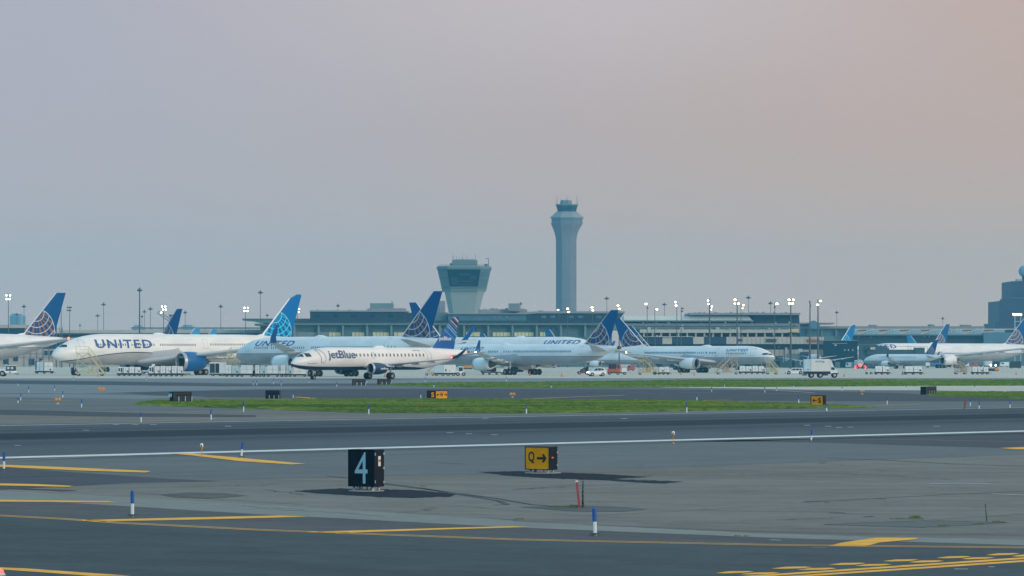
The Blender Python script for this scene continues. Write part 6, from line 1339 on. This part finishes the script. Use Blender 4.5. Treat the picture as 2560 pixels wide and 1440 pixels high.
MK = [(9.5, 1129, 1176.5, 'tall blue and white marker at the left edge before the white line', 1), (331, 1225, 1292.5, 'tall blue and white marker in the left foreground', 0), (603, 1103, 1144, 'tilted blue and white marker on the runway edge line, left', 6), (1488, 1268, 1340, 'nearest blue and white marker, right of centre', -2),
      (2028, 1073, 1104, 'blue and white marker on the runway edge line at right', 3), (353, 1030, 1055.5, 'blue and white marker left of the grass tip, lower one', -2), (528, 1023, 1049.5, 'blue and white marker at the far runway side below the sign back', -2), (609, 1000, 1029.5, 'marker standing at the left part of the grass front edge', 0),
      (922, 1010, 1035.5, 'marker at the grass front edge above the numbered sign', -1), (1316, 1010, 1034, 'marker at the grass front edge above the foreground yellow sign', 0), (1717, 1005, 1032, 'marker at the grass front edge right of centre', -1), (2067, 1008, 1028, 'marker just right of the small left arrow sign', -4),
      (204, 997, 1018.5, 'blue and white marker right of the round orange light', 0), (157, 977, 994.5, 'blue and white marker just above the round orange light', 0), (52, 983, 1001, 'blue and white marker near the left edge, middle distance', 0), (45, 993, 1008, 'short white marker beside a taller one near the left edge', 0), (72, 965, 981.5, 'marker on the left taxiway, third row back', 0),
      (45, 952, 965, 'marker at the far left on the pale band', 0), (137, 963, 977.5, 'marker on the left pale band, leaning', -3), (184, 942, 951, 'tiny marker at the apron edge below the pale yellow stairs', 0), (367, 941.5, 950.5, 'tiny marker at the apron edge below the cabin on wheels', 0), (423, 978, 992, 'marker touching the left side of the leftmost sign back', 0),
      (633, 950, 963, 'marker left of the pair near the second sign back', 0), (642, 950, 963.5, 'marker close right of its twin above the second sign back', 0), (684, 946, 960, 'small marker behind the train of containers, middle', 0), (703, 950, 964, 'small marker right of the container train end', 0), (773, 948, 957, 'small marker at the taxiing jet nose wheel', 0), (842, 954, 967, 'marker left of the sign backs under the taxiing jet', 0), (733, 976, 995, 'marker right of the second sign back', 0),
      (917.5, 947, 957, 'white marker between the two sign backs under the taxiing jet', 0), (1063, 942, 955, 'small marker below the belt loader', 0), (1085, 955, 968.5, 'marker in front of the far grass above the long yellow sign', 0), (1052, 975.5, 996, 'marker left of the long yellow sign', 0), (1266, 941, 953, 'small marker below the centre jet nose wheel', 0),
      (1378, 958, 969.5, 'marker at the far grass edge below the centre jet wheels', 0), (1614, 960.5, 967.5, 'short white marker on the far grass edge, middle', 0), (1812, 955, 967.5, 'leaning marker on the far grass edge below the tan stairs', -8), (1779, 967, 979.5, 'marker on the taxiway right of centre, between grass strips', 0), (1742.5, 982, 1001, 'marker at the thick yellow line right of centre', -4),
      (1912, 967, 981.5, 'marker left of the round orange light on the right', 0), (1942, 968, 977, 'small marker above the small left arrow sign', 0), (1984, 960, 967.5, 'white marker on the far grass edge below the estate car', 0), (1997, 987, 1008, 'marker left of the small left arrow sign', -3), (2105, 966, 977, 'small marker on the pale paved strip, left part', 0), (2218, 990, 1011.5, 'marker between the small arrow sign and the right edge', 0),
      (2266, 963, 974, 'small marker left of the rightmost sign back', 0), (2437, 963, 973.5, 'small marker on the pale paved strip near the right edge', 0), (2426, 994, 1015, 'marker near the right edge by the red brown stake', 0), (2448, 1003, 1022, 'marker just right and in front of its taller neighbour near the right edge', 0), (2525, 1000, 1020, 'rightmost blue and white marker', 0)]
for px, a, b_, lb, t in MK: marker(px, a, b_, lb, t, .5 if b_ > 1030 else .55)
m_or = mat('light fixture orange', (.62, .26, .05), .5, var=.12, scale=6); m_lens = mat('frosted lens', (.72, .72, .68), .3, var=.05)
for px, a, b_, lb in ((504, 1108, 1145, 'orange stemmed runway light with a white lens on the left'), (1683, 1078, 1112, 'orange stemmed runway light with a white lens on the right')):
    D = F * CAMH / (b_ - HY); s = F / D; h = (b_ - a) / s; q = thing('runway_edge_light', ((px - 1280) / F * D, D, 0), lb, 'runway light', 'runway edge lights'); w = 5 / s
    MB().lathe([(0, .08), (.02, .07), (.03, .012), (h * .62, .013)], 'z', 10, (0, 0, .04)).build('stem', m_or, q, True); MB().lathe([(h * .55, .01), (h * .62, w * .5), (h * .74, w)], 'z', 16, (0, 0, 0)).build('cup', m_or, q, False); MB().lathe([(h * .741, w * .86), (h * .86, w * .84), (h * .98, w * .68), (h, .01)], 'z', 16, (0, 0, 0)).build('lens', m_lens, q, True)
    MB().box(-.01, .02, -w * .9, -w * .8, h * .76, h * .9).build('lens_bracket', v_dark, q)
for px, a, b_, w, lb in ((144, 993.5, 1010.5, 8, 'round orange guard light low on the left taxiway'), (1281, 981.5, 994, 7.5, 'round orange guard light behind the grass, centre'), (2155, 974.5, 986, 6, 'small orange guard light on the right taxiway'), (253, 971, 977, 9, 'flat orange and brown fixture on the left pale band')):
    D = F * CAMH / (b_ - HY); s = F / D; h = (b_ - a) / s; w /= s; q = thing('guard_light', ((px - 1280) / F * D, D, 0), lb, 'guard light', 'orange taxiway guard lights')
    MB().lathe([(0, .14), (.05, .12), (.08, .05), (h * .4, .05)], 'z', 10, (0, 0, 0)).build('stem', s_steel, q); 
    for sx in (-1, 1):
        MB().lathe([(-.18, .05), (-.15, w * .52), (.1, w * .55), (.2, w * .3)], 'y', 16, (sx * w * .48, 0, h * .68)).build('lamp_housing', m_or, q, False)
q = thing('wooden_stake', gp(1449, 1271) + (0,), 'pinkish red stake leaning left beside a weed in the right foreground', 'stake'); q.rotation_euler = (0, R(-6), 0)
s = F / gp(1449, 1271)[1]; MB().box(-.026, .026, -.02, .02, 0, 66 / s, .005).build('stake', m_pinkish, q); MB().box(-.03, .03, -.024, .024, 66 / s, 70 / s, .004).build('stake_cap', s_bol, q)
q = thing('wooden_stake', gp(2411, 1022) + (0,), 'red brown stake among the markers near the right edge', 'stake'); q.rotation_euler = (0, R(6), 0); MB().box(-.06, .06, -.03, .03, 0, .62, .01).build('stake', mat('red brown', (.22, .07, .06), .7), q)
m_weed = mat('weed green', (.055, .085, .03), .9, var=.3, scale=8); m_weed2 = mat('weed light', (.10, .14, .045), .9, var=.3, scale=8)
def tuft(b, x, y, w, h, n):
    for i in range(n):
        a, c = x + random.gauss(0, w * .5), y + random.gauss(0, w * .4); hh = h * random.uniform(.3, 1); dx = random.uniform(-.5, .5) * hh; t = random.uniform(.003, .008)
        b.add([(a - t, c, 0.03), (a + t, c, 0.03), (a + dx, c + random.uniform(-.02, .02), hh)], [(0, 1, 2)])
q = thing('weed', gp(1457, 1271) + (0,), 'tall dark weed growing against the pinkish red stake', 'weed')
b = MB(); b.tube((0, 0, 0), (0.0, 0, .58), .010, .005, 6); b.build('stem', m_weed, q); b = MB()
for i in range(420):
    z = random.uniform(.02, .62); a = random.uniform(0, 6.28); l = random.uniform(.02, .05) * (1.15 - z); c = Vector((random.gauss(0, .008), random.gauss(0, .008), z)); d_ = Vector((math.cos(a), math.sin(a), random.uniform(0, 1.2))).normalized() * l; n_ = Vector((-math.sin(a), math.cos(a), 0)) * l * .3
    b.add([c, c + d_ * .5 + n_, c + d_, c + d_ * .5 - n_], [(0, 1, 2, 3)])
b.build('leaves', m_weed, q)
q = thing('weed', gp(2467, 1305) + (0,), 'thin green weed stem standing at the far right of the pavement', 'weed'); b = MB(); b.tube((0, 0, 0), (-.03, 0, .36), .008, .004, 6); b.build('stem', m_weed, q); b = MB()
for i in range(90):
    z = random.uniform(.02, .36); a = random.uniform(0, 6.28); l = .025; c = Vector((-.03 * z / .36, 0, z)); d_ = Vector((math.cos(a), math.sin(a), .8)).normalized() * l; n_ = Vector((-math.sin(a), math.cos(a), 0)) * l * .3
    b.add([c, c + d_ * .5 + n_, c + d_, c + d_ * .5 - n_], [(0, 1, 2, 3)])
b.build('leaves', m_weed, q)
b = MB()
for x0, x1, y, h, n in ((1370, 1460, 1270, .06, 500), (1425, 1445, 1270, .09, 150), (1285, 1310, 1301, .05, 150), (2225, 2310, 1300, .045, 380), (2275, 2300, 1298, .10, 150), (2345, 2375, 1318, .06, 120), (2430, 2460, 1314, .06, 150), (2480, 2510, 1308, .06, 150), (2185, 2215, 1250, .05, 130), (1610, 1630, 1193, .06, 120), (1590, 1605, 1166, .05, 60), (1605, 1622, 1204, .06, 80), (1050, 1065, 1218, .05, 80), (1835, 1850, 1342, .03, 50), (1860, 1872, 1343, .03, 50), (2060, 2075, 1259, .04, 60)):
    for i in range(n):
        x, y_ = gp(random.uniform(x0, x1), y + random.gauss(0, .5)); tuft(b, x, y_, .02, h, 1)
o = b.build('weeds', m_weed2); o['kind'] = 'stuff'; tag(o, 'small weeds and grass tufts in the pavement cracks', 'weeds')

q = thing('pavement_light', gp(-1, 1440) + (0,), 'red glowing pavement light at the bottom left corner', 'pavement light')
MB().lathe([(0, .10), (.02, .09), (.03, .075)], 'z', 16, (0, 0, .012)).build('rim', s_steel, q); MB().lathe([(0, .07), (.05, .055), (.075, .01)], 'z', 16, (0, 0, .042)).build('lens', m_tail, q, True)

# ============================================================ HAZE
def haze(density, colr):
    m = bpy.data.materials.new('haze air'); m.use_nodes = True; t = m.node_tree; t.nodes.clear()
    v = nd(t, 'ShaderNodeVolumePrincipled'); v.inputs['Color'].default_value = colr; v.inputs['Density'].default_value = density; v.inputs['Anisotropy'].default_value = 0.0
    out = nd(t, 'ShaderNodeOutputMaterial'); t.links.new(v.outputs[0], out.inputs['Volume'])
    o = MB().box(-2700, 2700, -80, FAR + 100, -1, 118).build('haze', m); o['kind'] = 'stuff'; tag(o, 'thin evening haze over the whole airfield', 'haze')
haze(0.00013, (.20, .70, .98, 1))
